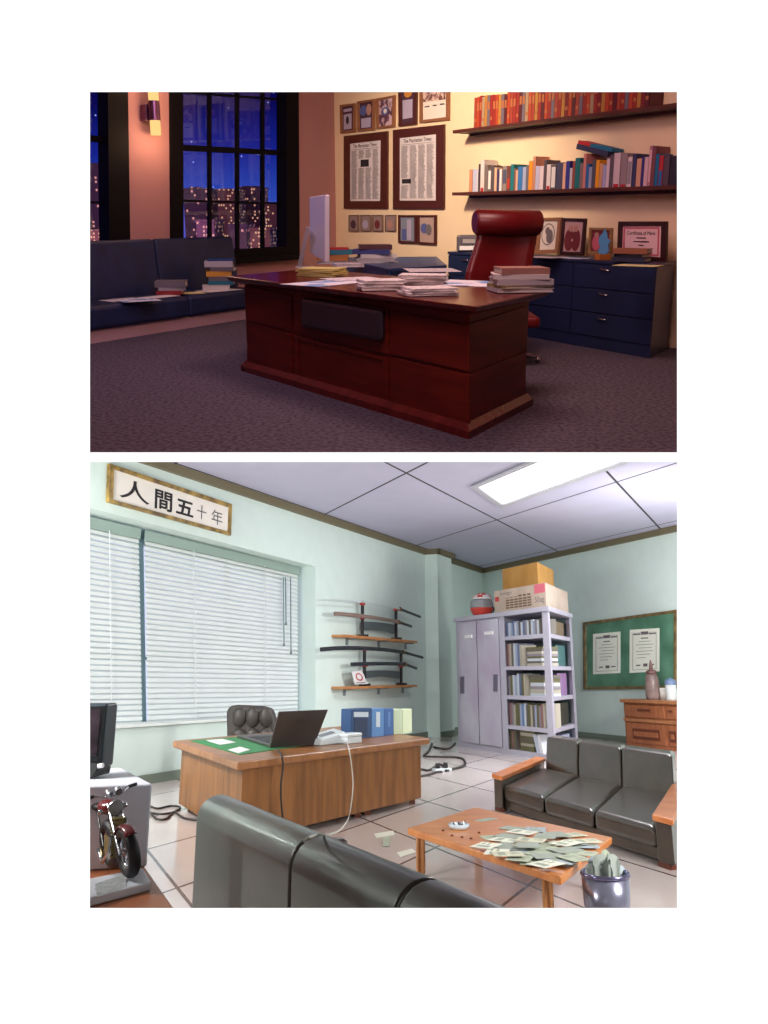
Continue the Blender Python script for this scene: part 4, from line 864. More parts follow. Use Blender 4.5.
# ---- venetian blinds, every slat a piece
M_slat = mat('white_blind_slat', (236, 241, 239), .4)
nt = M_slat.node_tree; tr_ = nt.nodes.new('ShaderNodeBsdfTranslucent'); tr_.inputs[0].default_value = lin((240, 246, 242)); ms_ = nt.nodes.new('ShaderNodeMixShader'); ms_.inputs[0].default_value = .3
nt.links.new(nt.nodes['Principled BSDF'].outputs[0], ms_.inputs[1]); nt.links.new(tr_.outputs[0], ms_.inputs[2]); nt.links.new(ms_.outputs[0], nt.nodes['Material Output'].inputs[0])
M_rail = mat('soffit_shade_green', (140, 160, 152), .6); M_cord = mat('pale_cord', (206, 212, 212), .6); M_cordd = mat('teal_grey_cord', (96, 120, 124), .6)  # rail colour has the soffit's shade mixed in
def blind(label, xt0, xt1, xb0, xb1, n):
    W = WC.shift(-.36); tl = lambda x: 527.5 + (x - 91) * (574 - 527.5) / 206.5; bl = lambda x: 728.5 - (x - 91) * 12 / 206.5
    t = Thing('venetian_blind', label, 'blind', 2, W.at((xb0 + xb1) / 2, bl((xb0 + xb1) / 2)), group='window blinds')
    A0, A1, B0, B1 = W.at(xt0, tl(xt0)), W.at(xt1, tl(xt1)), W.at(xb0, bl(xb0)), W.at(xb1, bl(xb1))
    up = Vector((0, 0, 1)); sp = (A0 - B0).z / n
    mb = MB(); mb.extr([A0 + up * .14, A1 + up * .14, A1 - up * .02, A0 - up * .02], WC.n * .05); t.part('head_rail', mb, M_rail, clip=2)  # rail made tall to stand for the shaded soffit band
    for i in range(n):
        f = (i + .5) / n; a, b = lerp(B0, A0, f), lerp(B1, A1, f)
        wv_ = (WC.n * .5 - up * .86).normalized() * sp * .6
        mid = -wv_.cross(WC.u).normalized() * sp * .2
        if mid.dot(WC.n) < 0: mid = -mid
        r0 = [a - wv_, a + mid, a + wv_, a + wv_ - mid.normalized() * .003, a + mid * .9, a - wv_ - mid.normalized() * .003]
        r1 = [p + (b - a) for p in r0]
        mb = MB(); mb.loft(r0, r1); t.part('slat', mb, M_slat, clip=2)
    for fx in (.25, .72) if xt1 > 200 else (.55,):
        a, b = lerp(A0, A1, fx), lerp(B0, B1, fx); mb = MB(); mb.tube([a + WC.n * .07, b + WC.n * .07], .006, 6); t.part('ladder_cord', mb, M_cord, clip=2)
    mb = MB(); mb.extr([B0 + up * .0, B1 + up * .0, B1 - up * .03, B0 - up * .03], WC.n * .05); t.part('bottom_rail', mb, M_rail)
    if xt1 > 200:
        for x, y in ((283.5, 643), (285.5, 622), (290.5, 651)):
            p0 = WC.shift(-.26).at(x, 577); p1 = WC.shift(-.26).at(x + .5, y); mb = MB(); mb.tube([p0, p1], .011, 6); mb.tube([p1, p1 - up * .06], [.014, .026], 8)
            t.part('pull_cord', mb, M_cordd)
blind('narrow white venetian blind at the left edge of the window', 62, 138, 62, 141.5, 35)
blind('wide white venetian blind with hanging pull cords', 144, 297, 147.5, 297, 35)

# ---- ceiling light panel
hz = HT2
lq = [g(2, 471, 486, hz - .02), g(2, 501, 507, hz - .02)]
far = [g(2, 536, 462, hz - .02), g(2, 627, 462, hz - .02)]
dA = (far[1] - lq[1]).normalized(); L_ = (far[1] - lq[1]).length
q4 = [lq[0], lq[1], lq[1] + dA * L_, lq[0] + dA * L_]
q4i = [lerp(p, (q4[0] + q4[2]) / 2, .0) for p in q4]
cu = (q4[1] - q4[0]).normalized()
i4 = [q4[0] + cu * .16 + dA * .16, q4[1] - cu * .16 + dA * .16, q4[2] - cu * .16, q4[3] + cu * .16]
t = Thing('ceiling_light', 'bright recessed ceiling light panel with grey rim', 'ceiling light', 2, (q4[0] + q4[2]) / 2)
mb = MB()
for k in range(4): mb.extr([q4[k], q4[(k + 1) % 4], i4[(k + 1) % 4], i4[k]], (0, 0, -.03))
t.part('rim', mb, mat('light_grey_rim', (176, 176, 184), .6), clip=2)
mb = MB(); mb.extr([p + Vector((0, 0, .0)) for p in i4], (0, 0, .015)); t.part('diffuser', mb, emis('white_lamp_glow', (255, 255, 255), 2.2), clip=2)

# ---- calligraphy panel
M_goldf = noisy('gilt_frame', (96, 74, 34), (170, 140, 70), 6, .4); M_rice = mat('rice_paper', (236, 230, 222), .8)
CQ = [(110, 463.3), (232.4, 504), (231.3, 535.5), (108.8, 502)]
t = Thing('calligraphy_frame', 'gilt framed brush calligraphy panel hung above the window', 'calligraphy', 2, WC.at(170, 520))
CI = [(114.5, 469), (230, 507.5), (229, 531.5), (113.5, 499.5)]
mb = MB(); o_ = [WC.at(x, y, .06) for x, y in CQ]; i_ = [WC.at(x, y, .06) for x, y in CI]
for k in range(4): mb.extr([o_[k], o_[(k + 1) % 4], i_[(k + 1) % 4], i_[k]], -WC.n * .06)
t.part('frame', mb, M_goldf, bevel=.008)
mb = MB(); mb.extr([p - WC.n * .03 for p in i_], -WC.n * .02); t.part('paper', mb, M_rice)
for ch_, u0, u1, v0, v1 in (('人', .05, .31, .18, .86), ('間', .355, .505, .2, .9), ('五', .54, .69, .3, .86), ('十', .72, .80, .28, .82), ('年', .845, .94, .28, .86)):
    m_ = M_ink if ch_ in '人間五' else mat('faded_ink', (92, 90, 92), .8)
    mb = MB(); mb.wtext(WC, ch_, sub(CI, u0, v0, u1, v1), .034, {'人': .008, '間': .022, '五': .026}.get(ch_, 0)); t.part('brush_character', mb, m_)

# ---- sword shelves
M_oak = noisy('light_oak', (172, 112, 62), (206, 146, 90), 3, .45, (1, 1, 8)); M_brk = mat('grey_bracket', (120, 130, 134), .5)
def wshelf(label, pxl, pxr, th, dep, brk):
    W = WC.shift(dep); zz = (W.at(*pxl).z + W.at(*pxr).z) / 2; a, b = W.at(*pxl), W.at(*pxr)
    q = [Vector((a.x, a.y, 0)), Vector((b.x, b.y, 0)), Vector((b.x, b.y, 0)) - WC.n * dep, Vector((a.x, a.y, 0)) - WC.n * dep]
    t = Thing('wall_shelf', label, 'shelf', 2, (q[0] + q[2]) / 2 + Vector((0, 0, zz - th)))
    mb = MB(); mb.quadbox(q, zz - th, zz); t.part('board', mb, M_oak, bevel=.008)
    for x in brk:
        p = WC.at(x, 660); mb = MB(); c = Vector((p.x, p.y, 0)); u = WC.u * .04
        mb.quadbox([c - u, c + u, c + u + WC.n * dep * .7, c - u + WC.n * dep * .7], zz - th - .02, zz - th); mb.quadbox([c - u, c + u, c + u + WC.n * .03, c - u + WC.n * .03], zz - th - .14, zz - th)
        t.part('bracket', mb, M_brk)
    return zz
zs1 = wshelf('upper oak wall shelf carrying the bare blade rack', (346, 635.5), (417.5, 640.0), .05, .34, (346, 378, 405))
zs2 = wshelf('lower oak wall shelf carrying the rack of dark sheathed swords', (346, 685.5), (417.5, 685.8), .05, .34, (344, 378, 402))
M_blk = mat('black_lacquer', (36, 34, 38), .25); M_redp = mat('red_felt', (176, 60, 56), .8); M_rack = mat('grey_lacquer', (84, 92, 94), .4)
def rack(label, x0, x1, yt0, yt1, zb_, plate, pads):
    W = WC.shift(.15); t = Thing('sword_rack', label, 'rack', 2, Vector((*W.at((x0 + x1) / 2, 640).xy, zb_)))
    for x, yt in ((x0, yt0), (x1, yt1)):
        a = W.at(x, yt); u = WC.u * .055; n = WC.n
        mb = MB(); c = Vector((a.x, a.y, 0)); zt = a.z
        mb.quadbox([c - u * .5 - n * .03, c + u * .5 - n * .03, c + u * .5 + n * .03, c - u * .5 + n * .03], zb_, zt)
        mb.quadbox([c - u * 1.2 - n * .1, c + u * 1.2 - n * .1, c + u * 1.2 + n * .12, c - u * 1.2 + n * .12], zb_, zb_ + .05)
        t.part('upright', mb, M_blk, bevel=.006)
    for x, y in pads:
        a = W.at(x, y, .04); mb = MB(); mb.box(a, (.09, .1, .05), math.atan2(WC.u.y, WC.u.x)); t.part('red_rest', mb, M_redp, bevel=.008)
    mb = MB(); (xa, ya), (xb, yb), dy, dz = plate; N = 8; top = []; bot = []
    for k in range(N + 1):
        f = k / N; x = lerp(xa, xb, f); y = lerp(ya, yb, f); bow = math.sin(math.pi * f) * dz
        top.append(W.at(x, y - bow * .4)); bot.append(W.at(x, y + dy - bow))
    mb.extr(top + bot[::-1], -WC.n * .03); t.part('cross_plate', mb, M_rack)
rack('upper black sword rack holding the bare blade and brown scabbard', 362.5, 396, 601, 608, zs1 + .001, ((364, 621.5), (394.5, 624.5), 9, 1.5), ((362.5, 604), (396, 609.5), (362.5, 618), (396, 622)))
rack('lower black sword rack holding two black sheathed swords', 364.5, 401, 648, 650.5, zs2 + .001, ((366, 671), (400, 671.5), 7.5, 2), ((365, 649.5), (401, 652.5), (365, 665.5), (401, 666)))
M_blade = mat('polished_steel', (206, 218, 220), .3, .2); M_brs = mat('brown_scabbard', (134, 114, 104), .35); M_blks = mat('black_scabbard', (44, 46, 54), .25); M_brass = mat('dark_brass', (120, 98, 60), .35, .8)
def sword(label, pts, hilt, m_body, wpx, body_name):
    W = WC.shift(.285); P_ = [W.at(*p) for p in pts]; s_ = P_[0].y / F
    path = []
    for i in range(13):
        f = i / 12; a, b, c = P_[0], P_[1], P_[2]
        path.append(a * (2 * (f - .5) * (f - 1)) + b * (4 * f * (1 - f)) + c * (2 * f * (f - .5)))
    t = Thing('sword', label, 'sword', 2, P_[1], group='mounted swords')
    r_ = wpx * s_ / 2; mb = MB(); mb.tube(path, [r_ * (.35 if body_name == 'blade' and i == 0 else 1) for i in range(13)], 10, flat=.4, up=(0, 0, 1)); t.part(body_name, mb, m_body)
    gd = P_[2]; dr_ = (W.at(*hilt) - gd); mb = MB(); mb.tube([gd, gd + dr_.normalized() * .035], s_ * 2.6, 14, flat=.8, up=(0, 0, 1)); t.part('guard', mb, M_brass)
    mb = MB(); mb.tube([gd + dr_ * .03, gd + dr_ * .5, gd + dr_ * .95, gd + dr_], [s_ * 1.7, s_ * 1.55, s_ * 1.75, s_ * 1.3], 12, flat=.7, up=(0, 0, 1)); t.part('hilt', mb, M_blk)
sword('bare curved steel blade with black hilt, topmost of the swords', [(323.5, 599.8), (361, 601.8), (400, 609)], (420.5, 617), M_blade, 1.5, 'blade')
sword('sword in brown scabbard, second from the top', [(334.3, 613.6), (366, 616.5), (398.5, 622)], (411.5, 626.5), M_brs, 4.0, 'scabbard')
sword('long black sheathed sword on the upper rest of the lower rack', [(320.5, 649.5), (362, 648.2), (403, 652)], (423, 657.6), M_blks, 4.2, 'scabbard')
sword('short black sheathed sword, lowest of the swords', [(351, 664.4), (378, 663.6), (404.5, 664)], (416.8, 668.6), M_blks, 3.8, 'scabbard')
WX = WC.shift(.26)
t = Thing('picture_card', 'small white card with red round emblem leaning on the lower oak shelf', 'card', 2, WX.at(360, 685))
q = [(352, 671.5), (362, 670.5), (367.8, 684), (355, 684.3)]
mb = MB(); mb.plate(WX, q, 0, .012); t.part('card', mb, M_paper)
mb = MB(); mb.plate(WX, blob(q, .52, .45, .3, .3), .012, .014); t.part('red_emblem', mb, M_redp)
mb = MB(); mb.plate(WX, blob(q, .52, .45, .2, .2), .014, .015); t.part('emblem_centre', mb, M_paper)
mb = MB(); mb.plate(WX, sub(q, .15, .86, .85, .92), .012, .014); t.part('caption_line', mb, M_grey)

# ---- metal cabinet with doors and open bays
M_stl = mat('lilac_steel', (178, 174, 190), .4, .15); M_door = noisy('lilac_steel_door', (186, 184, 198), (170, 158, 180), 1.2, .4)
s2 = 1.5 / 1.35
LFL, LFR, LBR = [Vector(v) * s2 for v in ((1.446, 17.605, 0), (2.749, 14.497, 0), (3.538, 16.355, 0))]; LBL = LFL + LBR - LFR; LH = 2.467 * s2
WL, WR_ = Wall(2, LFL, LFR), Wall(2, LFR, LBR); llen = (LFR - LFL).length; wlen = (LBR - LFR).length
t = Thing('metal_cabinet', 'tall lilac grey steel cabinet with two doors and open shelf bays', 'cabinet', 2, (LFL + LBR) / 2)
def lp(u, d, z): return Vector((LFL.x, LFL.y, z)) + WL.u * (u * llen) + (LBR - LFR).normalized() * (d * wlen)
def lq_(u0, u1, d0, d1): return [lp(u0, d0, 0), lp(u1, d0, 0), lp(u1, d1, 0), lp(u0, d1, 0)]
def lu(px): p = WL.at(px, 690); return (p - LFL).dot(WL.u) / llen
uD0, uD1, uD2, uB0, uB1 = lu(460), lu(478.5), lu(501), lu(506.5), lu(545.5)
mb = MB(); mb.quadbox(grow(lq_(0, 1, 0, 1), .03), LH - .09, LH); t.part('top', mb, M_stl, bevel=.008)
mb = MB(); mb.quadbox(lq_(0, 1, 0, 1), 0, .10); t.part('base', mb, M_stl)
mb = MB(); mb.quadbox(lq_(0, uD2 + .03, .02, 1), .1, LH - .09); t.part('locker_body', mb, M_stl)
mb = MB(); mb.quadbox(lq_(uD2 + .03, 1, .93, .96), .1, LH - .09); t.part('back_panel', mb, mat('teal_grey_back', (128, 150, 152), .6))
for u0, u1, d0, d1 in ((uD2, uB0, -.0, .05), (uB1, 1, 0, .07), (.965, 1, .90, 1)):
    mb = MB(); mb.quadbox(lq_(u0, u1, d0, d1), .1, LH - .09); t.part('post', mb, M_stl, bevel=.004)
zsh = []
fz = lambda px, py: WL.at(px, py).z
for y0, y1 in ((637.3, 634.5), (667.8, 666.3), (697.5, 696.5), (728.0, 727.5)):
    zt = (fz(507, y0 - 1.6) + fz(546, y1 - .5)) / 2; zsh.append(zt); mb = MB(); mb.quadbox(lq_(uB0 - .01, 1 - .005, .01, .95), zt - .075, zt); t.part('shelf', mb, M_stl, bevel=.003)
for k, (x0, x1) in enumerate(((uD0, uD1), (uD1, uD2))):
    mb = MB(); mb.quadbox(lq_(x0 + .004, x1 - .004, -.012, .02), .12, LH - .12); d = t.part('door', mb, M_door, bevel=.004)
    hx = (461.7, 494.9)[k]; hy = (685, 683)[k]
    mb = MB(); mb.plate(WL, [(hx - 1.7, hy - 8.5), (hx + 1.7, hy - 8.7), (hx + 1.7, hy + 8.7), (hx - 1.7, hy + 8.5)], .01, .045); t.part('handle', mb, mat('dark_recessed_handle', (92, 88, 104), .5), parent=d, bevel=.004, label='dark recessed handle')
    lx = ((464.5, 471, 636.8), (484, 492.3, 633.2))[k]
    mb = MB(); mb.plate(WL, [(lx[0], lx[2] - 1.4), (lx[1], lx[2] - 2.2), (lx[1], lx[2] + 1), (lx[0], lx[2] + 1.6)], .01, .045); t.part('label_holder', mb, M_paper, parent=d, label='white label holder')
# contents of the bays: spines face the room
levels = [.10] + zsh[::-1]; levels = sorted(levels); tops = levels[1:] + [LH - .09]
BOOKC = [((176, 182, 190), 'white'), ((92, 104, 140), 'slate blue'), ((140, 150, 174), 'pale blue'), ((90, 84, 78), 'dark brown'), ((124, 116, 124), 'grey'), ((158, 152, 138), 'cream'), ((92, 88, 56), 'olive'), ((130, 90, 90), 'maroon'), ((88, 116, 160), 'blue')]
names = ['lowest bay', 'second lowest bay', 'middle bay', 'second highest bay', 'top bay']
WLb = WL.shift(-.06)
def cab_books(level, px0, px1, n, pal, kind='book', hfrac=.85, start=1):
    z0, z1 = levels[level], tops[level] - .075; h = z1 - z0
    x = px0; wd = (px1 - px0) / n
    for i in range(n):
        c_, cn = BOOKC[pal[i % len(pal)]]; hh_ = h * random.uniform(hfrac - .08, hfrac + .03)
        a = WLb.at(x + wd / 2, 660); b = WLb.at(x + wd / 2, 650); yt = 660 - 10 * (z0 + hh_ - a.z) / (b.z - a.z)
        rowbook(WLb, x, x + wd, yt, z0 + .001, C(c_), f'{cn} file, {ordn(i + start)} from the left in the cabinet {names[level]}', 'files in the metal cabinet', depth=.34, ymid=680, r=2, gap=.004)
        x += wd
cab_books(4, 508.5, 544, 17, [1, 0, 2, 1, 0, 2, 3, 0, 1, 4, 0, 3, 0, 2, 4, 0, 3])
cab_books(3, 508.5, 523, 7, [7, 5, 3, 0, 2, 1, 5])
cab_books(2, 508.5, 526, 8, [4, 6, 0, 2, 0, 1, 6, 5])
cab_books(1, 508.5, 544, 17, [7, 4, 5, 6, 6, 2, 8, 0, 3, 6, 5, 3, 2, 6, 4, 7, 5])
cab_books(0, 508.5, 514.5, 4, [6, 7, 6, 3], hfrac=.9)
def flat_pile(level, pxc, wd, n, pal, hh_):
    z0 = levels[level]; p = WLb.at(pxc, 690); p = Vector((p.x, p.y, 0)) - WL.n * .22; z = z0 + .001; rz = math.atan2(WL.u.y, WL.u.x)
    for i in range(n):
        c_, cn = BOOKC[pal[i % len(pal)]]; h = hh_ * random.uniform(.8, 1.2)
        sheet(2, p, z, wd * random.uniform(.88, 1), .36, h, rz + random.uniform(-.04, .04), C(c_), 'book', f'{cn} book lying flat, {ordn(i + 1)} up in the pile in the {names[level]}', 'book', 'files in the metal cabinet', None)
        z += h + .001
flat_pile(3, 534, .56, 8, [5, 3, 0, 6, 4, 5, 3, 6], .045); flat_pile(2, 535.5, .52, 6, [0, 5, 4, 0, 6, 3], .062); flat_pile(0, 523, .52, 9, [6, 6, 5, 6, 3, 6, 5, 6, 6], .05)
# leaning files at the bottom right
for i, (xb, xt) in enumerate(((538.5, 534.5), (542, 538.5))):
    mb = MB(); q = [(xt - 1.6, 737), (xt + 1.6, 736.5), (xb + 1.6, 755.5), (xb - 1.6, 755)]; z0 = levels[0]
    pts = [WLb.at(x, y) for x, y in q]; dz = z0 + .002 - min(p.z for p in pts); mb.extr([p + Vector((0, 0, dz)) for p in pts], -WL.n * .34)
    solo('book', ('left', 'right')[i] + ' of the two files leaning in the cabinet lowest bay', 'book', 2, mb, C((200, 200, 206) if i else (170, 176, 190)), 'files in the metal cabinet')
# boxes seen through the side bays
for lv, cn, c_, hf in ((4, 'brown cardboard box', (120, 104, 84), .88), (3, 'teal file box', (70, 110, 112), .8), (2, 'lilac file box', (146, 112, 156), .88), (1, 'black file box', (52, 52, 44), .85), (0, 'pale lilac file box', (170, 170, 196), .7)):
    z0, z1 = levels[lv], tops[lv] - .075; mb = MB(); mb.quadbox(lq_(.82, .955, .44, .84), z0 + .001, z0 + (z1 - z0) * hf)
    solo('file_box', f'{cn} seen through the open side of the cabinet {names[lv]}', 'box', 2, mb, C(c_), None, bevel=.006)

# ---- boxes and helmet on the cabinet
M_card = noisy('brown_cardboard', (170, 122, 58), (186, 138, 72), 2, .8); M_card2 = noisy('pale_cardboard', (168, 150, 136), (182, 164, 150), 2, .8); M_lil = mat('lilac_print', (176, 160, 176), .7)
def cbox(label, fl, fr_, br, h0, h1, m, z0):
    bl = fl + br - fr_; t = Thing('cardboard_box', label, 'box', 2, (fl + br) / 2 + Vector((0, 0, z0)))
    q = [fl, fr_, br, bl]; mb = MB(); mb.quadbox(q, z0, z0 + h1); t.part('box_body', mb, m, bevel=.006); return t, q
b0, b1, b2 = lp(.47, .02, 0), lp(.985, .02, 0), lp(.985, .96, 0)
zB = LH + .001
W_ = Wall(2, b0, b1); h_ = W_.at(546.5, 582.2).z - zB
t, q = cbox('wide pale printed carton on top of the metal cabinet', b0, b1, b2, 0, h_, M_card2, zB)
xs0, xs1 = 496.5, 546.5
def bq(u0, v0, u1, v1): # on the front of the carton
    P_ = lambda u, v_: lerp(b0, b1, u) + Vector((0, 0, zB + h_ * (1 - v_)))
    return P_(u0, v0), P_(u1, v0), P_(u1, v1), P_(u0, v1)
def fpl(tt, nm, rects, m):
    mb = MB()
    for r_ in rects: mb.extr(list(bq(*r_)), W_.n * .004)
    tt.part(nm, mb, m)
fpl(t, 'red_print', [(.02, .28, .1, .5)], M_redp); fpl(t, 'corner_print', [(.8, .02, .99, .4)], M_rose)
fpl(t, 'printed_table', [(.24 + i * .085, .34 + (.0 if i > 2 else .05), .30 + i * .085, .42) for i in range(6)] + [(.24 + i * .085, .48 + k * .11, .31 + i * .085, .55 + k * .11) for i in range(6) for k in range(4)], mat('brown_print', (104, 84, 66), .8))
a, b, c, d = bq(.12, .1, .36, .3); mb = MB(); mb.text('Amigo', d + W_.n * .005, (b - a).normalized(), (0, 0, 1), (b - a).length, (a - d).length); t.part('lettering', mb, M_grey)
a, b, c, d = bq(.8, .55, .97, .85); mb = MB(); mb.text('50ag', d + W_.n * .005, (b - a).normalized(), (0, 0, 1), (b - a).length, (a - d).length); t.part('lettering', mb, M_grey)
c0, c1, c2 = lp(.505, .22, 0), lp(.87, .22, 0), lp(.87, .9, 0); W_2 = Wall(2, c0, c1)
z2 = zB + h_ + .001; h2_ = W_2.at(536, 562).z - z2
cbox('brown cardboard box on top of the pale printed carton', c0, c1, c2, 0, h2_, M_card, z2)
# helmet
hp = lp(.155, .3, 0); Wh = Wall(2, hp, hp + Vector((1, 0, 0))); s_ = hp.y / F * .98
hc = Wh.at(482.5, 603); hr = 13.2 * s_
hc.z = LH + hr * .92
M_helm = mat('white_helmet_shell', (226, 224, 222), .2, 0, .6); M_hred = mat('red_helmet_paint', (214, 74, 60), .25, 0, .5); M_vis = mat('smoked_visor', (140, 142, 146), .08, 0, .6)
t = Thing('helmet', 'white and red motorcycle helmet at the left end of the cabinet top', 'helmet', 2, Vector((hc.x, hc.y, LH)))
R_ = Matrix.Rotation(-.35, 3, 'Z')
def shell(c, rad, th0, th1, ph0, ph1, R, sq=1.0, n1=14, n2=24, thick=.02, zc=-.85):
    # a patch of an ellipsoid shell, azimuth ph (0 = towards the viewer), polar th
    mb = MB(); mb.smooth = True; V_ = []
    for off in (0, -thick):
        for i in range(n1 + 1):
            th = lerp(th0, th1, i / n1)
            for k in range(n2 + 1):
                ph = lerp(ph0, ph1, k / n2)
                p = Vector(((rad[0] + off) * math.sin(th) * math.sin(ph), -(rad[1] + off) * math.sin(th) * math.cos(ph), (rad[2] + off) * math.cos(th)))
                p.z = max(p.z, zc * rad[2]); V_.append(c + R @ p)
    m_ = n2 + 1; N = (n1 + 1) * m_; fs = []
    for i in range(n1):
        for k in range(n2):
            a = i * m_ + k; fs += [[a, a + 1, a + m_ + 1, a + m_], [N + a, N + a + m_, N + a + m_ + 1, N + a + 1]]
    for i in range(n1): fs += [[i * m_, (i + 1) * m_, N + (i + 1) * m_, N + i * m_], [i * m_ + n2, N + i * m_ + n2, N + (i + 1) * m_ + n2, (i + 1) * m_ + n2]]
    for k in range(n2): fs += [[k, N + k, N + k + 1, k + 1], [n1 * m_ + k, n1 * m_ + k + 1, N + n1 * m_ + k + 1, N + n1 * m_ + k]]
    return mb.add(V_, fs)
rd = (hr * .95, hr * 1.1, hr * 1.0)
t.part('shell', shell(hc, rd, 0, 1.05, -math.pi, math.pi, R_, n2=40), M_helm)
t.part('shell_back', shell(hc, rd, 1.05, 2.6, 1.25, 2 * math.pi - 1.25, R_), M_helm)
t.part('chin_bar', shell(hc, (rd[0] * 1.03, rd[1] * 1.08, rd[2]), 1.75, 2.6, -1.25, 1.25, R_), M_hred, label='red chin bar')
t.part('visor', shell(hc, (rd[0] * 1.01, rd[1] * 1.02, rd[2]), 1.1, 1.75, -1.25, 1.25, R_), M_vis, label='smoked grey visor')
for ph, th, w1, w2 in ((-.5, .45, .35, .16), (.5, .5, .35, .16), (0, .8, .3, .12), (1.6, .7, .3, .14), (-1.3, .75, .3, .14)):
    t.part('red_stripe', shell(hc, (rd[0] * 1.012, rd[1] * 1.012, rd[2] * 1.012), th - w2, th + w2, ph - w1, ph + w1, R_, n1=4, n2=6), M_hred, label='red paint patch')
t.part('dark_stripe', shell(hc, (rd[0] * 1.02, rd[1] * 1.04, rd[2] * 1.0), 1.7, 2.0, 1.1, 1.7, R_, n1=4, n2=6), M_blk)

# ---- green notice board
M_board = noisy('green_board_cloth', (66, 112, 86), (98, 146, 120), 1.6, .4); M_bfr = noisy('bronze_frame', (88, 70, 40), (140, 118, 76), 5, .4)
BQ = [(582.4, 622.4), (675.9, 609.6), (675.9, 688.7), (583, 689.6)]; BI = [(585.4, 625), (673.4, 613), (673.4, 685.6), (586, 686.6)]
t = Thing('notice_board', 'green framed notice board on the right wall', 'notice board', 2, WDD.at(630, 689))
mb = MB(); o_ = [WDD.at(x, y, .06) for x, y in BQ]; i_ = [WDD.at(x, y, .06) for x, y in BI]
for k in range(4): mb.extr([o_[k], o_[(k + 1) % 4], i_[(k + 1) % 4], i_[k]], -WDD.n * .06)
t.part('frame', mb, M_bfr, bevel=.008)
mb = MB(); mb.extr([p - WDD.n * .03 for p in i_], -WDD.n * .02); t.part('board', mb, M_board)
for q, lb in (([(593, 634), (620.3, 631.5), (620.3, 673), (593, 674.3)], 'left of the two white certificates pinned on the green board'), ([(629.7, 629.8), (659.3, 628), (659.3, 671.3), (629.4, 673)], 'right of the two white certificates pinned on the green board')):
    t = Thing('certificate', lb, 'certificate', 2, WDD.at(q[3][0], q[3][1], .035), group='certificates on the board')
    mb = MB(); mb.plate(WDD, q, .031, .036); t.part('sheet', mb, M_cr if False else mat('cream_certificate', (238, 240, 226), .8))
    mb = MB(); M_sage = mat('sage_ink', (150, 156, 140), .8)
    for s4 in (sub(q, .1, .08, .9, .09), sub(q, .1, .93, .9, .94), sub(q, .1, .09, .115, .93), sub(q, .885, .09, .9, .93)): mb.plate(WDD, s4, .036, .038)
    for k, (a, b) in enumerate(((.3, .7), (.2, .8), (.3, .75), (.22, .78), (.25, .7), (.25, .55))): mb.plate(WDD, sub(q, a, .28 + k * .075, b, .293 + k * .075), .036, .038)
    t.part('border_and_lines', mb, M_sage)
    mb = MB()
    for s4 in (sub(q, .12, .1, .36, .13), sub(q, .64, .1, .88, .13), sub(q, .38, .06, .62, .13), sub(q, .38, .2, .62, .225), sub(q, .22, .82, .36, .85), sub(q, .46, .8, .6, .87), sub(q, .66, .82, .82, .85)): mb.plate(WDD, s4, .036, .039)
    t.part('crest_and_signatures', mb, M_grey)

# ---- wooden sideboard under the board
M_side = noisy('sideboard_wood', (142, 84, 52), (166, 102, 66), 3, .45, (1, 6, 1)); M_sidet = noisy('sideboard_top_wood', (158, 104, 66), (178, 120, 80), 3, .4, (1, 6, 1)); M_sided = mat('dark_panel_wood', (104, 52, 34), .5)
sA = WDD.shift(.62); ua = (sA.at(624.8, 720) - K2).dot(WDD.u); 
sdz = sA.at(650, 700).z
t = Thing('sideboard', 'wooden sideboard with drawers and panelled doors under the green board', 'cabinet', 2, pd_(ua + .8, .3))
ue = ua + 1.75
mb = MB(); mb.quadbox([pd_(ua, .03), pd_(ue, .03), pd_(ue, .62), pd_(ua, .62)], 0, sdz - .07); t.part('carcass', mb, M_side, bevel=.004)
mb = MB(); mb.quadbox([pd_(ua - .06, .02), pd_(ue + .06, .02), pd_(ue + .06, .68), pd_(ua - .06, .68)], sdz - .07, sdz); t.part('top', mb, M_sidet, bevel=.01)
um = (sA.at(666.5, 720) - K2).dot(WDD.u); zr = sA.at(645, 719.5).z
sz_ = lambda y: sA.at(645, y).z
for u0, u1 in ((ua + .08, um - .03), (um + .03, ue - .08)):
    mb = MB(); mb.quadbox([pd_(u0, .6), pd_(u1, .6), pd_(u1, .645), pd_(u0, .645)], sz_(717.5), sz_(705.5)); d = t.part('drawer', mb, M_side, bevel=.006)
    mb = MB(); mb.quadbox([pd_(lerp(u0, u1, .33), .645), pd_(lerp(u0, u1, .67), .645), pd_(lerp(u0, u1, .67), .67), pd_(lerp(u0, u1, .33), .67)], sz_(711), sz_(709)); t.part('handle', mb, M_sided, parent=d, bevel=.004, label='dark slot handle')
    mb = MB(); mb.quadbox([pd_(u0, .6), pd_(u1, .6), pd_(u1, .64), pd_(u0, .64)], .08, sz_(723.5)); d = t.part('door', mb, M_side, bevel=.006)
    v0, v1 = lerp(u0, u1, .15), lerp(u0, u1, .85)
    mb = MB(); mb.quadbox([pd_(v0, .64), pd_(v1, .64), pd_(v1, .648), pd_(v0, .648)], .16, sz_(729)); t.part('door_panel', mb, M_sided, parent=d)
    mb = MB(); mb.quadbox([pd_(v0 + .05, .64), pd_(v1 - .05, .64), pd_(v1 - .05, .662), pd_(v0 + .05, .662)], .22, sz_(732)); t.part('raised_field', mb, M_side, parent=d, bevel=.008)
mb = MB(); mb.quadbox([pd_(ua - .0, .6), pd_(ue, .6), pd_(ue, .66), pd_(ua, .66)], sz_(722.3), sz_(719.3)); t.part('ledge', mb, M_sidet, bevel=.004)
def on_side(px, off=.4): p = WDD.shift(off).at(px, 700); return Vector((p.x, p.y, sdz))
p = on_side(653.5); s_ = p.y / F
M_van = noisy('taupe_glaze', (120, 98, 94), (160, 138, 132), 3, .3)
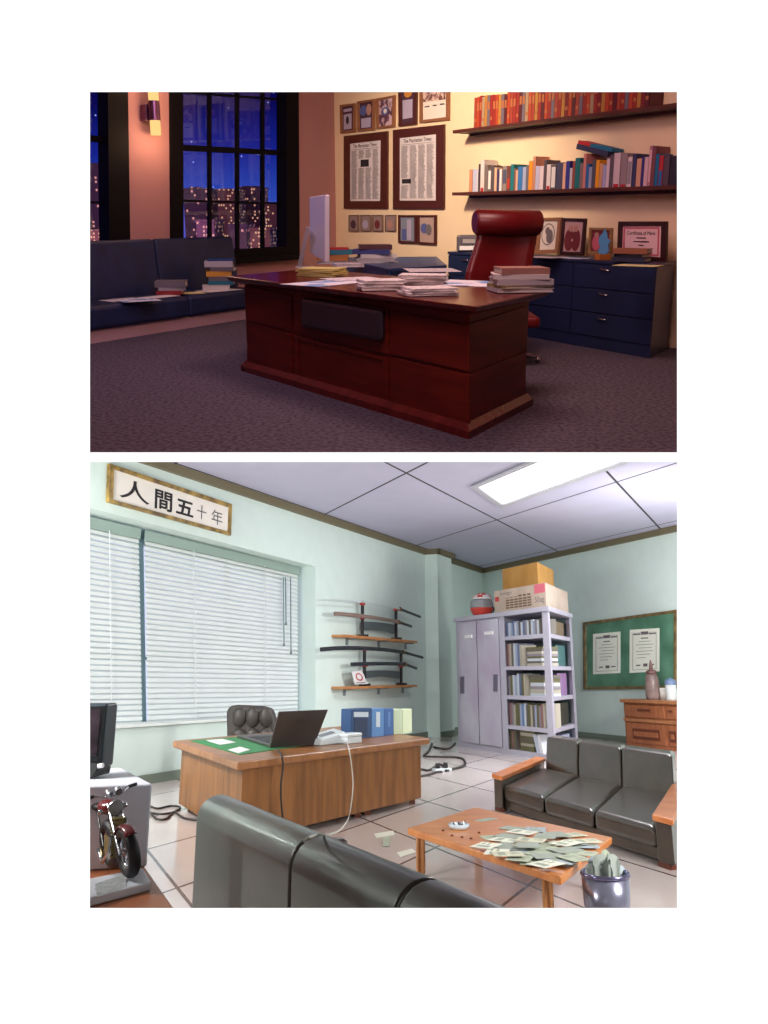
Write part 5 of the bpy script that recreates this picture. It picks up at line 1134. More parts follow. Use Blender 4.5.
t = Thing('vase', 'tall taupe flask with pointed stopper on the sideboard', 'vase', 2, p)
mb = MB(); mb.lathe(p, [(0, 0), (6.2 * s_, 0), (6.9 * s_, 3 * s_), (6.8 * s_, 13 * s_), (6.0 * s_, 21 * s_), (4.4 * s_, 24 * s_), (0, 24.2 * s_)], 28); t.part('body', mb, M_van)
mb = MB(); mb.lathe(p + Vector((0, 0, 24 * s_)), [(0, 0), (5 * s_, 0), (5.4 * s_, 1.6 * s_), (4.4 * s_, 3 * s_), (2 * s_, 4 * s_), (1.6 * s_, 8 * s_), (.6 * s_, 12.5 * s_), (0, 13 * s_)], 24); t.part('stopper', mb, mat('brown_stopper', (112, 80, 76), .35))
p = on_side(664, .3); t = Thing('cup', 'white straight cup beside the taupe flask', 'cup', 2, p)
mb = MB(); mb.lathe(p, [(0, 0), (3.0 * s_, 0), (3.5 * s_, 11 * s_), (3.2 * s_, 11 * s_), (2.8 * s_, .8 * s_), (0, .8 * s_)], 24); t.part('cup_body', mb, M_rice)
mb = MB(); mb.tube([p + Vector((3.3 * s_, 0, 9 * s_)), p + Vector((5 * s_, 0, 8 * s_)), p + Vector((5 * s_, 0, 4 * s_)), p + Vector((3 * s_, 0, 3 * s_))], .35 * s_, 8); t.part('cup_handle', mb, M_rice)
p = on_side(671.8, .38); t = Thing('canister', 'clear canister with blue lid at the picture edge on the sideboard', 'canister', 2, p)
mb = MB(); mb.lathe(p, [(0, 0), (4.8 * s_, 0), (5 * s_, 1 * s_), (5 * s_, 14 * s_), (0, 14 * s_)], 24); t.part('jar', mb, mat('pale_ceramic', (206, 210, 208), .3))
mb = MB(); mb.lathe(p + Vector((0, 0, 14 * s_)), [(5.1 * s_, 0), (5.1 * s_, 3.5 * s_), (3.5 * s_, 5 * s_), (1.2 * s_, 5.5 * s_), (1.2 * s_, 6.5 * s_), (0, 6.6 * s_)], 24); t.part('lid', mb, mat('slate_blue_lid', (104, 124, 160), .3))

# ---- office desk
M_wd = noisy('orange_oak', (120, 76, 38), (154, 102, 54), 2.0, .42, (5, 5, .6), detail=6); M_wdt = noisy('orange_oak_top', (140, 90, 52), (166, 112, 68), 2.0, .35, (1, 5, 1), detail=6)
DL, DFr, DR = [Vector(v) * s2 for v in ((-2.145, 9.543, 0), (-1.161, 7.434, 0), (.407, 9.96, 0))]; DBk = DL + DR - DFr; DH = .608 * s2
t = Thing('office_desk', 'orange oak office desk with laptop in front of the window', 'desk', 2, (DL + DR) / 2)
dq = [DL, DFr, DR, DBk]
mb = MB(); mb.quadbox(dq, .06, DH); t.part('carcass', mb, M_wd, bevel=.006)
mb = MB(); mb.quadbox(grow(dq, .10), DH, DH + .075); t.part('desktop', mb, M_wdt, bevel=.018, seg=3)
for f1, f2 in ((.04, .04), (.96, .04), (.6, .04), (.66, .04), (.04, .9)):
    p = DFr + (DR - DFr) * f1 + (DL - DFr) * f2; mb = MB(); mb.box((p.x, p.y, .031), (.07, .07, .06)); t.part('foot', mb, M_sided)
WN = Wall(2, DFr, DR); WM = Wall(2, DL, DFr)
OZ = DH + .0755
mg = [g(2, 190, 741, OZ), g(2, 240, 755, OZ), g(2, 322, 743, OZ), g(2, 262, 735.5, OZ)]
mb = MB(); mb.quadbox(mg, OZ + .0005, OZ + .006); solo('desk_mat', 'green desk mat under the laptop', 'desk mat', 2, mb, mat('green_desk_mat', (52, 132, 78), .6))
for q, lb in (([(206, 741), (222, 739.5), (236, 743), (220, 745.5)], 'white note on the far part of the green desk mat'), ([(228, 750.5), (240, 747.5), (250, 750.5), (238, 754)], 'white note near the front corner of the green desk mat')):
    mb = MB(); mb.quadbox([g(2, x, y, OZ) for x, y in q], OZ + .0065, OZ + .009); solo('paper', lb, 'paper', 2, mb, M_paper)
# laptop
M_lap = noisy('graphite_lid', (58, 52, 50), (72, 66, 64), 1.5, .35); M_key = mat('black_keys', (30, 28, 30), .4)
la, lb_, lc = g(2, 237, 738, OZ), g(2, 270.5, 748.5, OZ), g(2, 315, 745.5, OZ); ld = la + lc - lb_
z0 = OZ + .0065
t = Thing('laptop', 'open graphite laptop on the green desk mat, lid towards the viewer', 'laptop', 2, Vector((lb_.x, lb_.y, z0)))
mb = MB(); mb.quadbox([la, lb_, lc, ld], z0, z0 + .028); base = t.part('keyboard_base', mb, M_lap, bevel=.005)
kq = [lerp(p, (la + lc) / 2, .14) for p in (la, lb_, lc, ld)]; mb = MB()
for i in range(12):
    for k in range(5):
        f0, f1, k0, k1 = (i + .08) / 12, (i + .92) / 12, (k + .08) / 6, (k + .92) / 6
        P_ = lambda u, v_: lerp(lerp(kq[1], kq[2], u), lerp(kq[0], kq[3], u), v_); mb.quadbox([P_(f0, k0), P_(f1, k0), P_(f1, k1), P_(f0, k1)], z0 + .028, z0 + .033)
t.part('keys', mb, M_key)
WLP = Wall(2, lb_, lc)
bk = [WLP.at(270, 747), WLP.at(315, 744), WLP.shift(.13).at(328.4, 709.5), WLP.shift(.13).at(279.5, 711.5)]
mb = MB(); mb.extr([bk[0], bk[1], bk[2], bk[3]], -WLP.n * .022); t.part('lid', mb, M_lap, bevel=.006)
mb = MB(); mb.extr([lerp(p, (bk[0] + bk[2]) / 2, .08) - WLP.n * .023 for p in bk], -WLP.n * .003); t.part('screen', mb, M_scr)
e_u = (bk[2] - bk[3]).normalized(); e_v = (bk[3] - bk[0]).normalized(); o_ = lerp(bk[3], bk[2], .36) - e_v * .13 + WLP.n * .003
mb = MB(); mb.text('ASUS', o_, e_u, e_v, (bk[2] - bk[3]).length * .2, .035); t.part('lid_lettering', mb, mat('dim_logo_grey', (38, 36, 38), .4))
# white phone and fax
M_offw = mat('off_white_plastic', (208, 216, 220), .35); M_gk = mat('grey_keys', (120, 128, 134), .5)
p = g(2, 338, 743.5, OZ); s_ = p.y / F
t = Thing('telephone', 'white desk telephone with handset right of the laptop', 'telephone', 2, p)
rz = math.atan2(WN.u.y, WN.u.x); Rz = Matrix.Rotation(rz, 3, 'Z')
sf = 1 / max(.3, abs(WN.u.x))
pf = lambda x, o: Vector((*WN.shift(o).at(x, 742).xy, OZ))
qz = [pf(321, -.32), pf(346, -.32), pf(346, -.32) - WN.n * .18, pf(321, -.32) - WN.n * .18]
zt_ = Wall(2, qz[0], qz[1]).at(338, 729).z - OZ
mb = MB(); mb.loft([Vector((v.x, v.y, OZ + .001)) for v in qz], [Vector((v.x, v.y, OZ + zt_ * k_)) for v, k_ in zip(qz, (.42, .75, 1.0, .62))]); t.part('body', mb, M_offw, bevel=.015, seg=3)
kb = lambda u, v_: lerp(lerp(qz[0], qz[1], u), lerp(qz[3], qz[2], u), v_) + Vector((0, 0, zt_ * lerp(lerp(.42, .75, u), lerp(.62, 1.0, u), v_)))
mb = MB(); mb.loft([kb(.15, .3), kb(.7, .3), kb(.7, .6), kb(.15, .6)], [p_ + Vector((0, 0, .008)) for p_ in (kb(.15, .3), kb(.7, .3), kb(.7, .6), kb(.15, .6))]); t.part('keypad', mb, M_gk)
qy = [pf(348, -.2), pf(362, -.2), pf(362, -.2) - WN.n * .16, pf(348, -.2) - WN.n * .16]
mb = MB(); mb.quadbox(qy, OZ + .001, OZ + .07); t.part('handset_cradle', mb, M_offw, bevel=.01, seg=3)
mb = MB(); mb.quadbox([lerp(v, (qy[0] + qy[2]) / 2, -.04) for v in qy], OZ + .07, OZ + .11); t.part('handset', mb, M_offw, bevel=.015, seg=3)
# binders
bx0 = [(351, 371.5, 708.5, (28, 70, 120), 'dark blue binder with pale label, leftmost on the desk'), (371.8, 384, 708.5, (88, 138, 196), 'light blue binder with white label on the desk'), (384.2, 393.5, 708.5, (54, 98, 162), 'plain blue binder in the middle of the desk row'),
       (393.8, 402.5, 709, (190, 206, 176), 'pale green binder in the desk row'), (402.8, 412, 709, (214, 226, 190), 'pale yellow green binder at the right end of the desk row')]
WBi = WN.shift(-.56)
for i, (x0, x1, yt, c_, lb) in enumerate(bx0):
    a, b = WBi.at(x0, 738), WBi.at(x1, 738); zt = WBi.at((x0 + x1) / 2, yt).z; a.z = b.z = 0
    t = Thing('binder', lb, 'binder', 2, Vector((*((a + b) / 2).xy, OZ)), group='binders on the office desk')
    mb = MB(); q = [a, b, b - WN.n * .15, a - WN.n * .15]; mb.quadbox(q, OZ + .0005, zt); t.part('cover', mb, C(c_), bevel=.006)
    if i in (0, 1, 2):
        q = [(lerp(x0, x1, .15 if i == 0 else .36), 712), (lerp(x0, x1, .85 if i == 0 else .68), 712), (lerp(x0, x1, .85 if i == 0 else .68), 717 if i == 0 else 727), (lerp(x0, x1, .15 if i == 0 else .36), 717 if i == 0 else 727)]
        mb = MB(); mb.plate(WBi, q, 0, .004); t.part('spine_label', mb, C((200, 214, 226) if i < 2 else (84, 126, 186)), label='pale spine label')
    if i == 0:
        mb = MB(); mb.plate(WBi, [(354.5, 718), (367.5, 718), (367.5, 736), (354.5, 736)], 0, .003); t.part('spine_panel', mb, C((20, 46, 84)), label='darker spine panel')
# desk chair
M_blel = noisy('charcoal_leather', (60, 55, 52), (76, 70, 66), 5, .45)
Ych = 13.3
def ck(px, py, dy=0): return at(2, px, py, Ych + dy)
cb_ = (ck(228, 735) + ck(272, 735)) / 2; cb_.z = 0
t = Thing('desk_chair', 'tufted charcoal leather desk chair behind the oak desk', 'chair', 2, cb_)
mb = MB(); ol = [(226.5, 748), (226, 712), (229, 706), (236, 705), (262, 706), (271, 709), (274, 718), (274, 748)]
mb.extr([ck(x, y) for x, y in ol], (.03, .16, 0)); t.part('backrest', mb, M_blel, bevel=.04, seg=4)
for i in range(3):
    for k, (y0, y1) in enumerate(((707.5, 727), (728.2, 742))):
        x0 = 233.5 + i * 13.2; c = (ck(x0 + 6, (y0 + y1) / 2)); mb = MB(); h2 = (ck(x0, y0).z - ck(x0, y1).z) / 2; mb.ball(c + Vector((0, -.01, 0)), (6.6 * Ych / F, .05, h2 * 1.05), 20); t.part('tuft', mb, M_blel)
mb = MB(); mb.box((cb_.x, cb_.y - .35, .42), (.62, .6, .14)); t.part('seat', mb, M_blel, bevel=.05, seg=4)
mb = MB(); mb.tube([(cb_.x, cb_.y - .3, .08), (cb_.x, cb_.y - .3, .36)], .035, 14); t.part('pedestal', mb, M_blk)
mb = MB(); mb.tube([(cb_.x, cb_.y - .25, .38), (cb_.x + .02, cb_.y + .1, .5), (cb_.x + .02, cb_.y + .12, .75)], .03, 10); t.part('back_support', mb, M_blk)
for k in range(5):
    an = 2 * math.pi * k / 5 + .3; mb = MB(); e = Vector((cb_.x + .32 * math.cos(an), cb_.y - .3 + .32 * math.sin(an), .06)); mb.tube([(cb_.x, cb_.y - .3, .1), e], [.03, .02], 8); mb.ball(e - Vector((0, 0, .028)), .032, 10); t.part('base_leg', mb, M_blk)

# ---- sofas
M_sofa = noisy('dark_taupe_leather', (54, 46, 39), (67, 58, 50), 3.5, .3, bump=.04, coat=.35); M_arm = noisy('orange_arm_wood', (196, 112, 58), (220, 136, 78), 3, .3)
def cush(t, name, q, z0, z1, bev, lab=None, zt=None):
    mb = MB(); 
    if zt is None: mb.quadbox(q, z0, z1)
    else: mb.loft([Vector((v.x, v.y, z0)) for v in q], [Vector((v.x, v.y, z1)) for v in zt])
    return t.part(name, mb, M_sofa, bevel=bev, seg=5)
# near sofa, back to the viewer
RZ = .83
r0, r1, r2 = g(2, 224, 796, RZ), g(2, 313.6, 835, RZ), g(2, 427, 878.5, RZ)
du = (r2 - r0); du.z = 0; Ls = du.length; du.normalize(); dn = Vector((du.y, -du.x, 0))
if dn.dot(-r0) > 0: dn = -dn           # dn points from the back towards the seat
s1 = (r1 - r0).dot(du); segs = [-.0, s1, Ls, Ls + (Ls - s1)]
o_ = Vector((r0.x, r0.y, 0)) - du * .10
segs = [0, s1 + .1, Ls + .1, 2 * Ls - s1 + .1]
t = Thing('leather_sofa', 'near dark taupe leather sofa seen from behind', 'sofa', 2, o_ + du * 1.2 + dn * .4)
for i in range(3):
    a, b = o_ + du * (segs[i] + .004), o_ + du * (segs[i + 1] - .004)
    # rounded back: profile of a thick roll over a flat rear face
    prof = []
    R1 = .13
    for k in range(13):
        an = math.pi * k / 12; prof.append((R1 - R1 * math.cos(an), RZ - R1 + R1 * math.sin(an)))
    prof = [(0, .06)] + prof + [(R1 * 2 + .06, .40), (R1 * 2 + .06, .06)]
    e0 = [a + dn * (x - R1) + Vector((0, 0, z)) for x, z in prof]; e1 = [b + dn * (x - R1) + Vector((0, 0, z)) for x, z in prof]
    mb = MB(); mb.smooth = True; mb.loft(e0, e1); mb.sm[-len(prof) - 2:] = [True] * 2 + mb.sm[-len(prof):]; t.part('backrest', mb, M_sofa, bevel=.02, seg=4)
    q = [a + dn * .2, b + dn * .2, b + dn * .85, a + dn * .85]; cush(t, 'seat_cushion', q, .2, .42, .05)
q = [o_ + dn * (-.1), o_ + du * segs[3] + dn * (-.1), o_ + du * segs[3] + dn * .8, o_ + dn * .8]; cush(t, 'seat_frame', q, .05, .2, .02)
for s_, e_ in ((-.2, -.01), (segs[3] + .01, segs[3] + .2)):
    if s_ > 0: continue
    q = [o_ + du * (s_ + .08) + dn * .25, o_ + du * e_ + dn * .25, o_ + du * e_ + dn * .85, o_ + du * (s_ + .08) + dn * .85]; cush(t, 'armrest', q, .05, .52, .03)
# far sofa, facing the coffee table
fa, fb = g(2, 494, 810), g(2, 677, 873); fu = (fb - fa).normalized(); FL_ = (fb - fa).length; fn = Vector((-fu.y, fu.x, 0))
fn = (g(2, 591, 786.5, .3) - g(2, 549.5, 817, .3)).normalized()    # from the seat front to its back
fq = lambda u0, u1, d0, d1: [fa + fu * u0 + fn * d0, fa + fu * u1 + fn * d0, fa + fu * u1 + fn * d1, fa + fu * u0 + fn * d1]
t = Thing('leather_sofa', 'far dark taupe three-seat sofa with orange wooden armrests', 'sofa', 2, fa + fu * FL_ / 2 + fn * .45)
AW = .26; AH = .375; SH = .26; DP = 2.3
zb2_ = Wall(2, fq(0, 1, DP, DP)[0], fq(0, 1, DP, DP)[1]).at(602, 744).z
cush(t, 'seat_frame', fq(AW * .9, FL_ - AW * .9, .08, DP), .03, .13, .02)
for i in range(3):
    u0, u1 = lerp(AW * .9, FL_ - AW * .9, i / 3) + .003, lerp(AW * .9, FL_ - AW * .9, (i + 1) / 3) - .003
    if i == 0: ub = u0 + .12
    else: ub = u0
    cush(t, 'seat_cushion', fq(u0, u1, .04, DP - .1), .11, SH + .03, .06)
    cush(t, 'backrest', fq(ub, u1, DP - .25, DP + .25), SH - .06, zb2_, .05, zt=fq(ub, u1, DP - .05, DP + .42))
for u0, u1 in ((0, AW), (FL_ - AW, FL_)):
    cush(t, 'armrest', fq(u0 + .02, u1 - .02, 0, DP + .02), .04, AH - .03, .015)
    mb = MB(); mb.quadbox(fq(u0 - .01, u1 + .01, -.04, DP + .04), AH - .03, AH + .02); t.part('arm_cap', mb, M_arm, bevel=.012, seg=3, label='orange wooden arm cap')
    mb = MB(); c = fa + fu * (u0 + u1) / 2 + fn * .06; mb.box((c.x, c.y, .02), (.16, .06, .04), math.atan2(fu.y, fu.x)); t.part('foot', mb, M_sided)

# ---- coffee table
M_ct = noisy('glossy_orange_wood', (196, 116, 54), (218, 140, 74), 2.4, .28, (1, 4, 1), coat=.1); M_ctl = noisy('pale_bent_wood', (176, 116, 66), (204, 150, 100), 3, .35)
CTZ = .34
cq = [g(2, 407.5, 828, CTZ), g(2, 560.4, 877, CTZ), g(2, 612, 837, CTZ), g(2, 475, 807, CTZ)]
t = Thing('coffee_table', 'low glossy orange wooden coffee table strewn with papers', 'table', 2, (cq[0] + cq[2]) / 2)
mb = MB(); mb.quadbox(cq, CTZ - .05, CTZ); t.part('tabletop', mb, M_ct, bevel=.01, seg=3)
ctc = (cq[0] + cq[2]) / 2
def leg_loop(p, ux, nm='leg'):
    w2 = .021; mb = MB(); a, b = p - ux * w2, p + ux * w2
    mb.tube([(a.x, a.y, CTZ - .05), (a.x, a.y, .03), (lerp(a, b, .15).x, lerp(a, b, .15).y, .012), (lerp(a, b, .85).x, lerp(a, b, .85).y, .012), (b.x, b.y, .03), (b.x, b.y, CTZ - .05)], .014, 10); 
    mb.extr([Vector((a.x, a.y, .03)) , Vector((b.x, b.y, .03)), Vector((b.x, b.y, CTZ - .05)), Vector((a.x, a.y, CTZ - .05))], Vector((0, .012, 0)))
    t.part(nm, mb, M_ctl)
eu = (cq[1] - cq[0]).normalized()
for f1, f2 in ((.07, .06), (.9, .08), (.9, .9), (.07, .9)):
    p = cq[0] + (cq[1] - cq[0]) * f1 + (cq[3] - cq[0]) * f2; leg_loop(Vector((p.x, p.y, 0)), Vector((1, 0, 0)))
# papers on it
BN = [mat('pale_green_note', (178, 186, 164), .8), mat('cream_note', (206, 204, 180), .8), mat('grey_note', (160, 168, 160), .8), mat('blue_grey_note', (170, 182, 188), .8), mat('off_white_note', (230, 230, 214), .8)]
BNn = ['pale green', 'cream', 'grey', 'blue grey', 'off-white']
M_bni = mat('note_ink', (158, 166, 150), .8)
spots = [(493, 838), (503, 846), (486, 845.5), (510, 836), (497, 852), (516, 844), (522, 832), (508, 854), (524, 850), (531, 840), (536, 829.5), (520, 858), (534, 856), (541, 847), (546, 836), (533, 862), (548, 856), (553, 844), (557, 834.5), (546, 864), (560, 853), (566, 843), (571, 835), (561, 861), (572, 850), (578, 842), (574, 858), (584, 846), (581, 853), (514, 828.5), (540, 853), (528, 845), (552, 850), (566, 850), (505, 840), (586, 841)]
def note(c, z, wd, dp, rz, k, lb, grp):
    mb = MB(); mb.mi = 0; mb.box((0, 0, .0012), (wd, dp, .0024)); mb.mi = 1; mb.box((-wd * .2, 0, .0026), (wd * .25, dp * .6, .0008)); mb.box((wd * .25, 0, .0026), (wd * .3, dp * .12, .0008)); mb.box((wd * .25, dp * .25, .0026), (wd * .3, dp * .1, .0008))
    return solo('paper_note', lb, 'paper', 2, mb, [BN[k], M_bni], grp, rel=Matrix.Translation((c.x, c.y, z)) @ Matrix.Rotation(rz, 4, 'Z'))
for i, (x, y) in enumerate(spots):
    k = (i * 7 + i // 3) % 5; z = CTZ + .001 + .0038 * ((i * 5) % 12)
    note(g(2, x, y, z), z, .20, .15, random.uniform(-1.5, 1.5), k, 'crumpled paper note in the wide heap at the middle of the coffee table', 'heap of notes on the coffee table')
note(g(2, 486, 820, CTZ), CTZ + .001, .2, .09, .75, 2, 'single grey paper note lying apart at the far end of the coffee table', None)
p = g(2, 459, 829, CTZ + .001); s_ = p.y / F
t = Thing('ashtray', 'faceted glass ashtray full of cigarette ends on the coffee table', 'ashtray', 2, p)
M_cg = mat('pale_blue_glass', (196, 216, 230), .1, 0, .6)
mb = MB(); mb.lathe(p, [(0, 0), (7.5 * s_, 0), (9.8 * s_, 2.5 * s_), (9.5 * s_, 4.6 * s_), (8.2 * s_, 4.6 * s_), (7 * s_, 1.5 * s_), (0, 1.2 * s_)], 12); t.part('bowl', mb, M_cg)
for k in range(11):
    an = k * 2.4; c = p + Vector((math.cos(an), math.sin(an), 0)) * (5.5 * s_ * ((k % 3) / 3 + .25)) + Vector((0, 0, (3 + k % 3) * s_)); d_ = Vector((math.cos(an * 1.7), math.sin(an * 1.7), .5)) * 2.6 * s_
    mb = MB(); mb.tube([c - d_, c + d_], .8 * s_, 8); t.part('cigarette_end', mb, M_white if k % 2 else M_grey)
for i, (x, y) in enumerate(((452, 836), (462, 837.5), (471, 839), (479, 833), (443, 831))):
    c = g(2, x, y, CTZ + .001); mb = MB(); mb.lathe(c, [(0, 0), (.012, 0), (.010, .008), (0, .012)], 8); solo('crumb', 'small dark ash crumb on the table near the ashtray', 'crumb', 2, mb, M_sided, 'ash crumbs')
# ---- notes on the floor
fl = [((374, 834), (393, 831), (395, 835), (376, 838)), ((383, 838), (391, 837), (389, 847), (383, 847)), ((397, 853), (412, 849), (416, 852.5), (401, 857.5))]
for i, q in enumerate(fl):
    mb = MB(); mb.quadbox([g(2, x, y) for x, y in q], .001 + .004 * (i == 1), .004 + .004 * (i == 1))
    solo('paper_note', ('pale note on the floor tiles, far part of the crossed pair', 'pale note on the floor tiles, near part of the crossed pair', 'single pale note on the floor nearest the coffee table')[i], 'paper', 2, mb, BN[(4, 0, 4)[i]])

# ---- waste bin
RB = .33; p = g(2, 605, 872, RB); p.z = 0; rr = 22.7 * p.y / CT / F * .93
M_bin = mat('lilac_steel_bin', (150, 150, 172), .25, .6)
t = Thing('waste_bin', 'round lilac metal waste bin by the coffee table', 'bin', 2, p)
mb = MB(); mb.lathe(p, [(0, .002), (rr * .9, .002), (rr * .98, RB - .02), (rr * .95, RB - .02), (rr * .87, .01), (0, .01)], 40); t.part('body', mb, M_bin)
mb = MB(); mb.lathe(p + Vector((0, 0, RB - .01)), [(rr * .94, -.012), (rr * 1.0, -.012), (rr * 1.03, .0), (rr * 1.0, .012), (rr * .94, .012), (rr * .94, -.012)], 40); t.part('rim', mb, mat('violet_rim', (120, 116, 150), .2, .7))
for i in range(6):
    an = -.5 + i * .2; c = p + Vector((-.095 + .038 * i, .03 * (i % 2) - .015, 0)); wd = .03 + .012 * (i % 3); top_ = RB + (.05, .085, .10, .12, .10, .04)[i]
    R_ = Matrix.Rotation(an, 3, 'Z'); mb = MB(); mb.smooth = True; N = 8; vs = []
    for k in range(N + 1):
        a = math.pi * (.05 + .9 * k / N); vs.append((c + R_ @ Vector((math.cos(a) * wd, math.sin(a) * .03, 0)), math.sin(a)))
    V_ = [Vector((v.x, v.y, .05)) for v, s in vs] + [Vector((v.x, v.y, top_ - .04 * (1 - s))) for v, s in vs]; n_ = N + 1
    V_ += [q + R_ @ Vector((0, .003, 0)) for q in V_]; fs = []
    for k in range(N): fs += [[k, k + 1, n_ + k + 1, n_ + k], [2 * n_ + k, 3 * n_ + k, 3 * n_ + k + 1, 2 * n_ + k + 1], [n_ + k, n_ + k + 1, 3 * n_ + k + 1, 3 * n_ + k]]
    mb.add(V_, fs); solo('crumpled_sheet', 'bent printed sheet, ' + ordn(i + 1) + ' from the left in the waste bin', 'paper', 2, mb, BN[(2, 3, 2, 0, 2, 3)[i]], 'sheets in the waste bin')

# ---- left foreground: low table, white box, television, model motorcycle
TZ = .6; M_lt = noisy('orange_table_wood', (166, 94, 52), (190, 112, 66), 2, .4)
ta, tb = g(2, 139, 858, TZ), g(2, 177, 912, TZ); tu = (ta - tb).normalized(); tn = Vector((-abs(tu.y), tu.x * (1 if tu.y > 0 else -1), 0)).normalized()
tn = Vector((-tu.y, tu.x, 0)); tn = tn if tn.x < 0 else -tn
q = [tb - tu * .55, ta + tu * .9, ta + tu * .9 + tn * 1.6, tb - tu * .55 + tn * 1.6]
t = Thing('side_table', 'orange wooden table at the lower left corner', 'table', 2, Vector((*((q[0] + q[2]) / 2).xy, 0)))
mb = MB(); mb.quadbox(q, TZ - .05, TZ); t.part('tabletop', mb, M_lt, bevel=.008)
for f1, f2 in ((.04, .05), (.96, .05), (.96, .95), (.04, .95)):
    p = q[0] + (q[1] - q[0]) * f1 + (q[3] - q[0]) * f2; mb = MB(); mb.box((p.x, p.y, (TZ - .05) / 2), (.06, .06, TZ - .052)); t.part('leg', mb, M_lt)
# white box
ba = g(2, 147, 867, TZ + .001); Yb = ba.y
bz = at(2, 148, 783.6, Yb).z
bb = g(2, 121.5, 767.5, bz)
lft = g(2, 40, 788, bz); lft = Vector((lft.x, lft.y, 0)); fr0 = Vector((ba.x, ba.y, 0)); bk0 = Vector((bb.x, bb.y, 0))
fr0b = Vector((*at(2, 150, 783.6, Yb).xy, 0))
qd = [lft, fr0, bk0, lft + bk0 - fr0]
t = Thing('white_box', 'large white box carrying the television on the side table', 'box', 2, Vector((*((qd[0] + qd[2]) / 2).xy, TZ + .001)))
mb = MB(); mb.quadbox(qd, TZ + .001, bz); t.part('box_body', mb, mat('white_lacquer', (222, 224, 236), .4), bevel=.012, seg=3)
WBx = Wall(2, lft, fr0)
for x, c_ in ((115.8, (70, 80, 130)), (118.8, (70, 80, 130)), (122, (196, 60, 84))):
    mb = MB(); mb.plate(WBx, [(x - 1.5, 804.6), (x + 1.4, 804.2), (x + 1.4, 807), (x - 1.5, 807.4)], 0, .003); t.part('printed_mark', mb, C(c_))
# television
Yt = Yb + .22
M_tvb = mat('blue_black_plastic', (44, 56, 64), .35); M_tvf = mat('black_plastic', (22, 24, 28), .35)
T_ = lambda x, y, dy=0: at(2, x, y, Yt + dy)
tq = [T_(66, 703.5), T_(108, 703.5), T_(108, 770), T_(66, 786)]
t = Thing('television', 'small dark portable television cut by the left edge', 'television', 2, Vector((tq[3].x, Yt, bz)))
zl = bz + .05; X0, X1, zt_ = tq[0].x, tq[1].x, tq[1].z
mb = MB(); mb.quadbox([(X0, Yt), (X1, Yt), (X1 + .01, Yt + .15), (X0, Yt + .15)], zl, zt_); t.part('housing', mb, M_tvb, bevel=.016, seg=4)
mb = MB(); mb.extr([Vector((X0, Yt - .012, zt_ - .012)), Vector((X1 - .012, Yt - .012, zt_ - .012)), Vector((X1 - .012, Yt - .012, zl + .03)), Vector((X0, Yt - .012, zl + .03))], (0, .02, 0)); t.part('bezel', mb, M_tvf, bevel=.006, seg=3)
mb = MB(); mb.extr([Vector((X0 + .01, Yt - .016, zt_ - .03)), Vector((X1 - .03, Yt - .016, zt_ - .03)), Vector((X1 - .03, Yt - .016, zl + .06)), Vector((X0 + .01, Yt - .016, zl + .06))], (0, .01, 0)); t.part('screen', mb, noisy('dark_screen_glass', (34, 28, 32), (62, 50, 58), 9, .12), bevel=.004, label='dark glass screen')
mb = MB(); mb.loft([Vector((X0, Yt - .05, bz + .012)), Vector((X1 - .03, Yt - .05, bz + .012)), Vector((X1 + .004, Yt + .12, bz + .012)), Vector((X0, Yt + .12, bz + .012))],
                   [Vector((X0, Yt - .02, zl + .03)), Vector((X1, Yt - .02, zl + .03)), Vector((X1 + .008, Yt + .12, zl)), Vector((X0, Yt + .12, zl))]); t.part('control_panel', mb, M_tvf, bevel=.006)
mb = MB(); c = Vector((X1 + .004, Yt - .012, zl + .012)); mb.tube([c + Vector((-.02, -.012, 0)), c + Vector((.006, -.02, .006))], .012, 12); t.part('knob', mb, M_paper, label='white knob')
mb = MB(); mb.box(((X0 + X1) / 2, Yt + .05, bz + .007), (.12, .14, .012)); t.part('foot', mb, M_tvf)
# model motorcycle on its white plate
PZ = TZ + .001
pq = [g(2, 60, 915, PZ), g(2, 150.8, 890.5, PZ), g(2, 142.5, 876, PZ), g(2, 60, 893, PZ)]
t = Thing('model_motorcycle', 'model motorcycle with red fender on a white plate', 'model motorcycle', 2, Vector((*((pq[0] + pq[2]) / 2).xy, PZ)))
PT = .035; mb = MB(); mb.quadbox(pq, PZ, PZ + PT); t.part('display_plate', mb, mat('white_display_plate', (214, 218, 226), .35), bevel=.006)
ymk = g(2, 125, 880, PZ + PT).y; sk = ymk / 1.09 / F
M_tyre = mat('black_rubber', (26, 24, 28), .55); M_steel = mat('bright_chrome', (190, 190, 196), .16, .9); M_bfen = mat('dark_red_fender', (112, 34, 38), .25, 0, .5); M_brz = mat('bronze_engine', (150, 136, 92), .35, .6)
K = lambda x, y, d=0: at(2, x, y, ymk + d)
wc = K(127, 862); wc.z = max(wc.z, 0)
ax = Vector((.93, -.30, .20)).normalized()       # wheel axle direction
up_ = Vector((0, 0, 1)) - ax * ax.z; up_.normalize(); fw = ax.cross(up_)
def torus(c, R, r, ax, upv, n=36, m_=10, wfac=1.0):
    mb = MB(); mb.smooth = True; f_ = ax.cross(upv); vs = []; fs = []
    for i in range(n):
        a = 2 * math.pi * i / n; d = upv * math.cos(a) + f_ * math.sin(a)
        for k in range(m_):
            b = 2 * math.pi * k / m_; vs.append(c + d * (R + r * math.cos(b)) + ax * (r * wfac * math.sin(b)))
    for i in range(n):
        for k in range(m_): fs.append([i * m_ + k, i * m_ + (k + 1) % m_, ((i + 1) % n) * m_ + (k + 1) % m_, ((i + 1) % n) * m_ + k])
    return mb.add(vs, fs)
ax = Vector((.80, .56, .20)).normalized(); up_ = (Vector((0, 0, 1)) - ax * ax.z).normalized()
WRad = 19 * sk
wc.z = PZ + PT + WRad + 6.2 * sk + .001
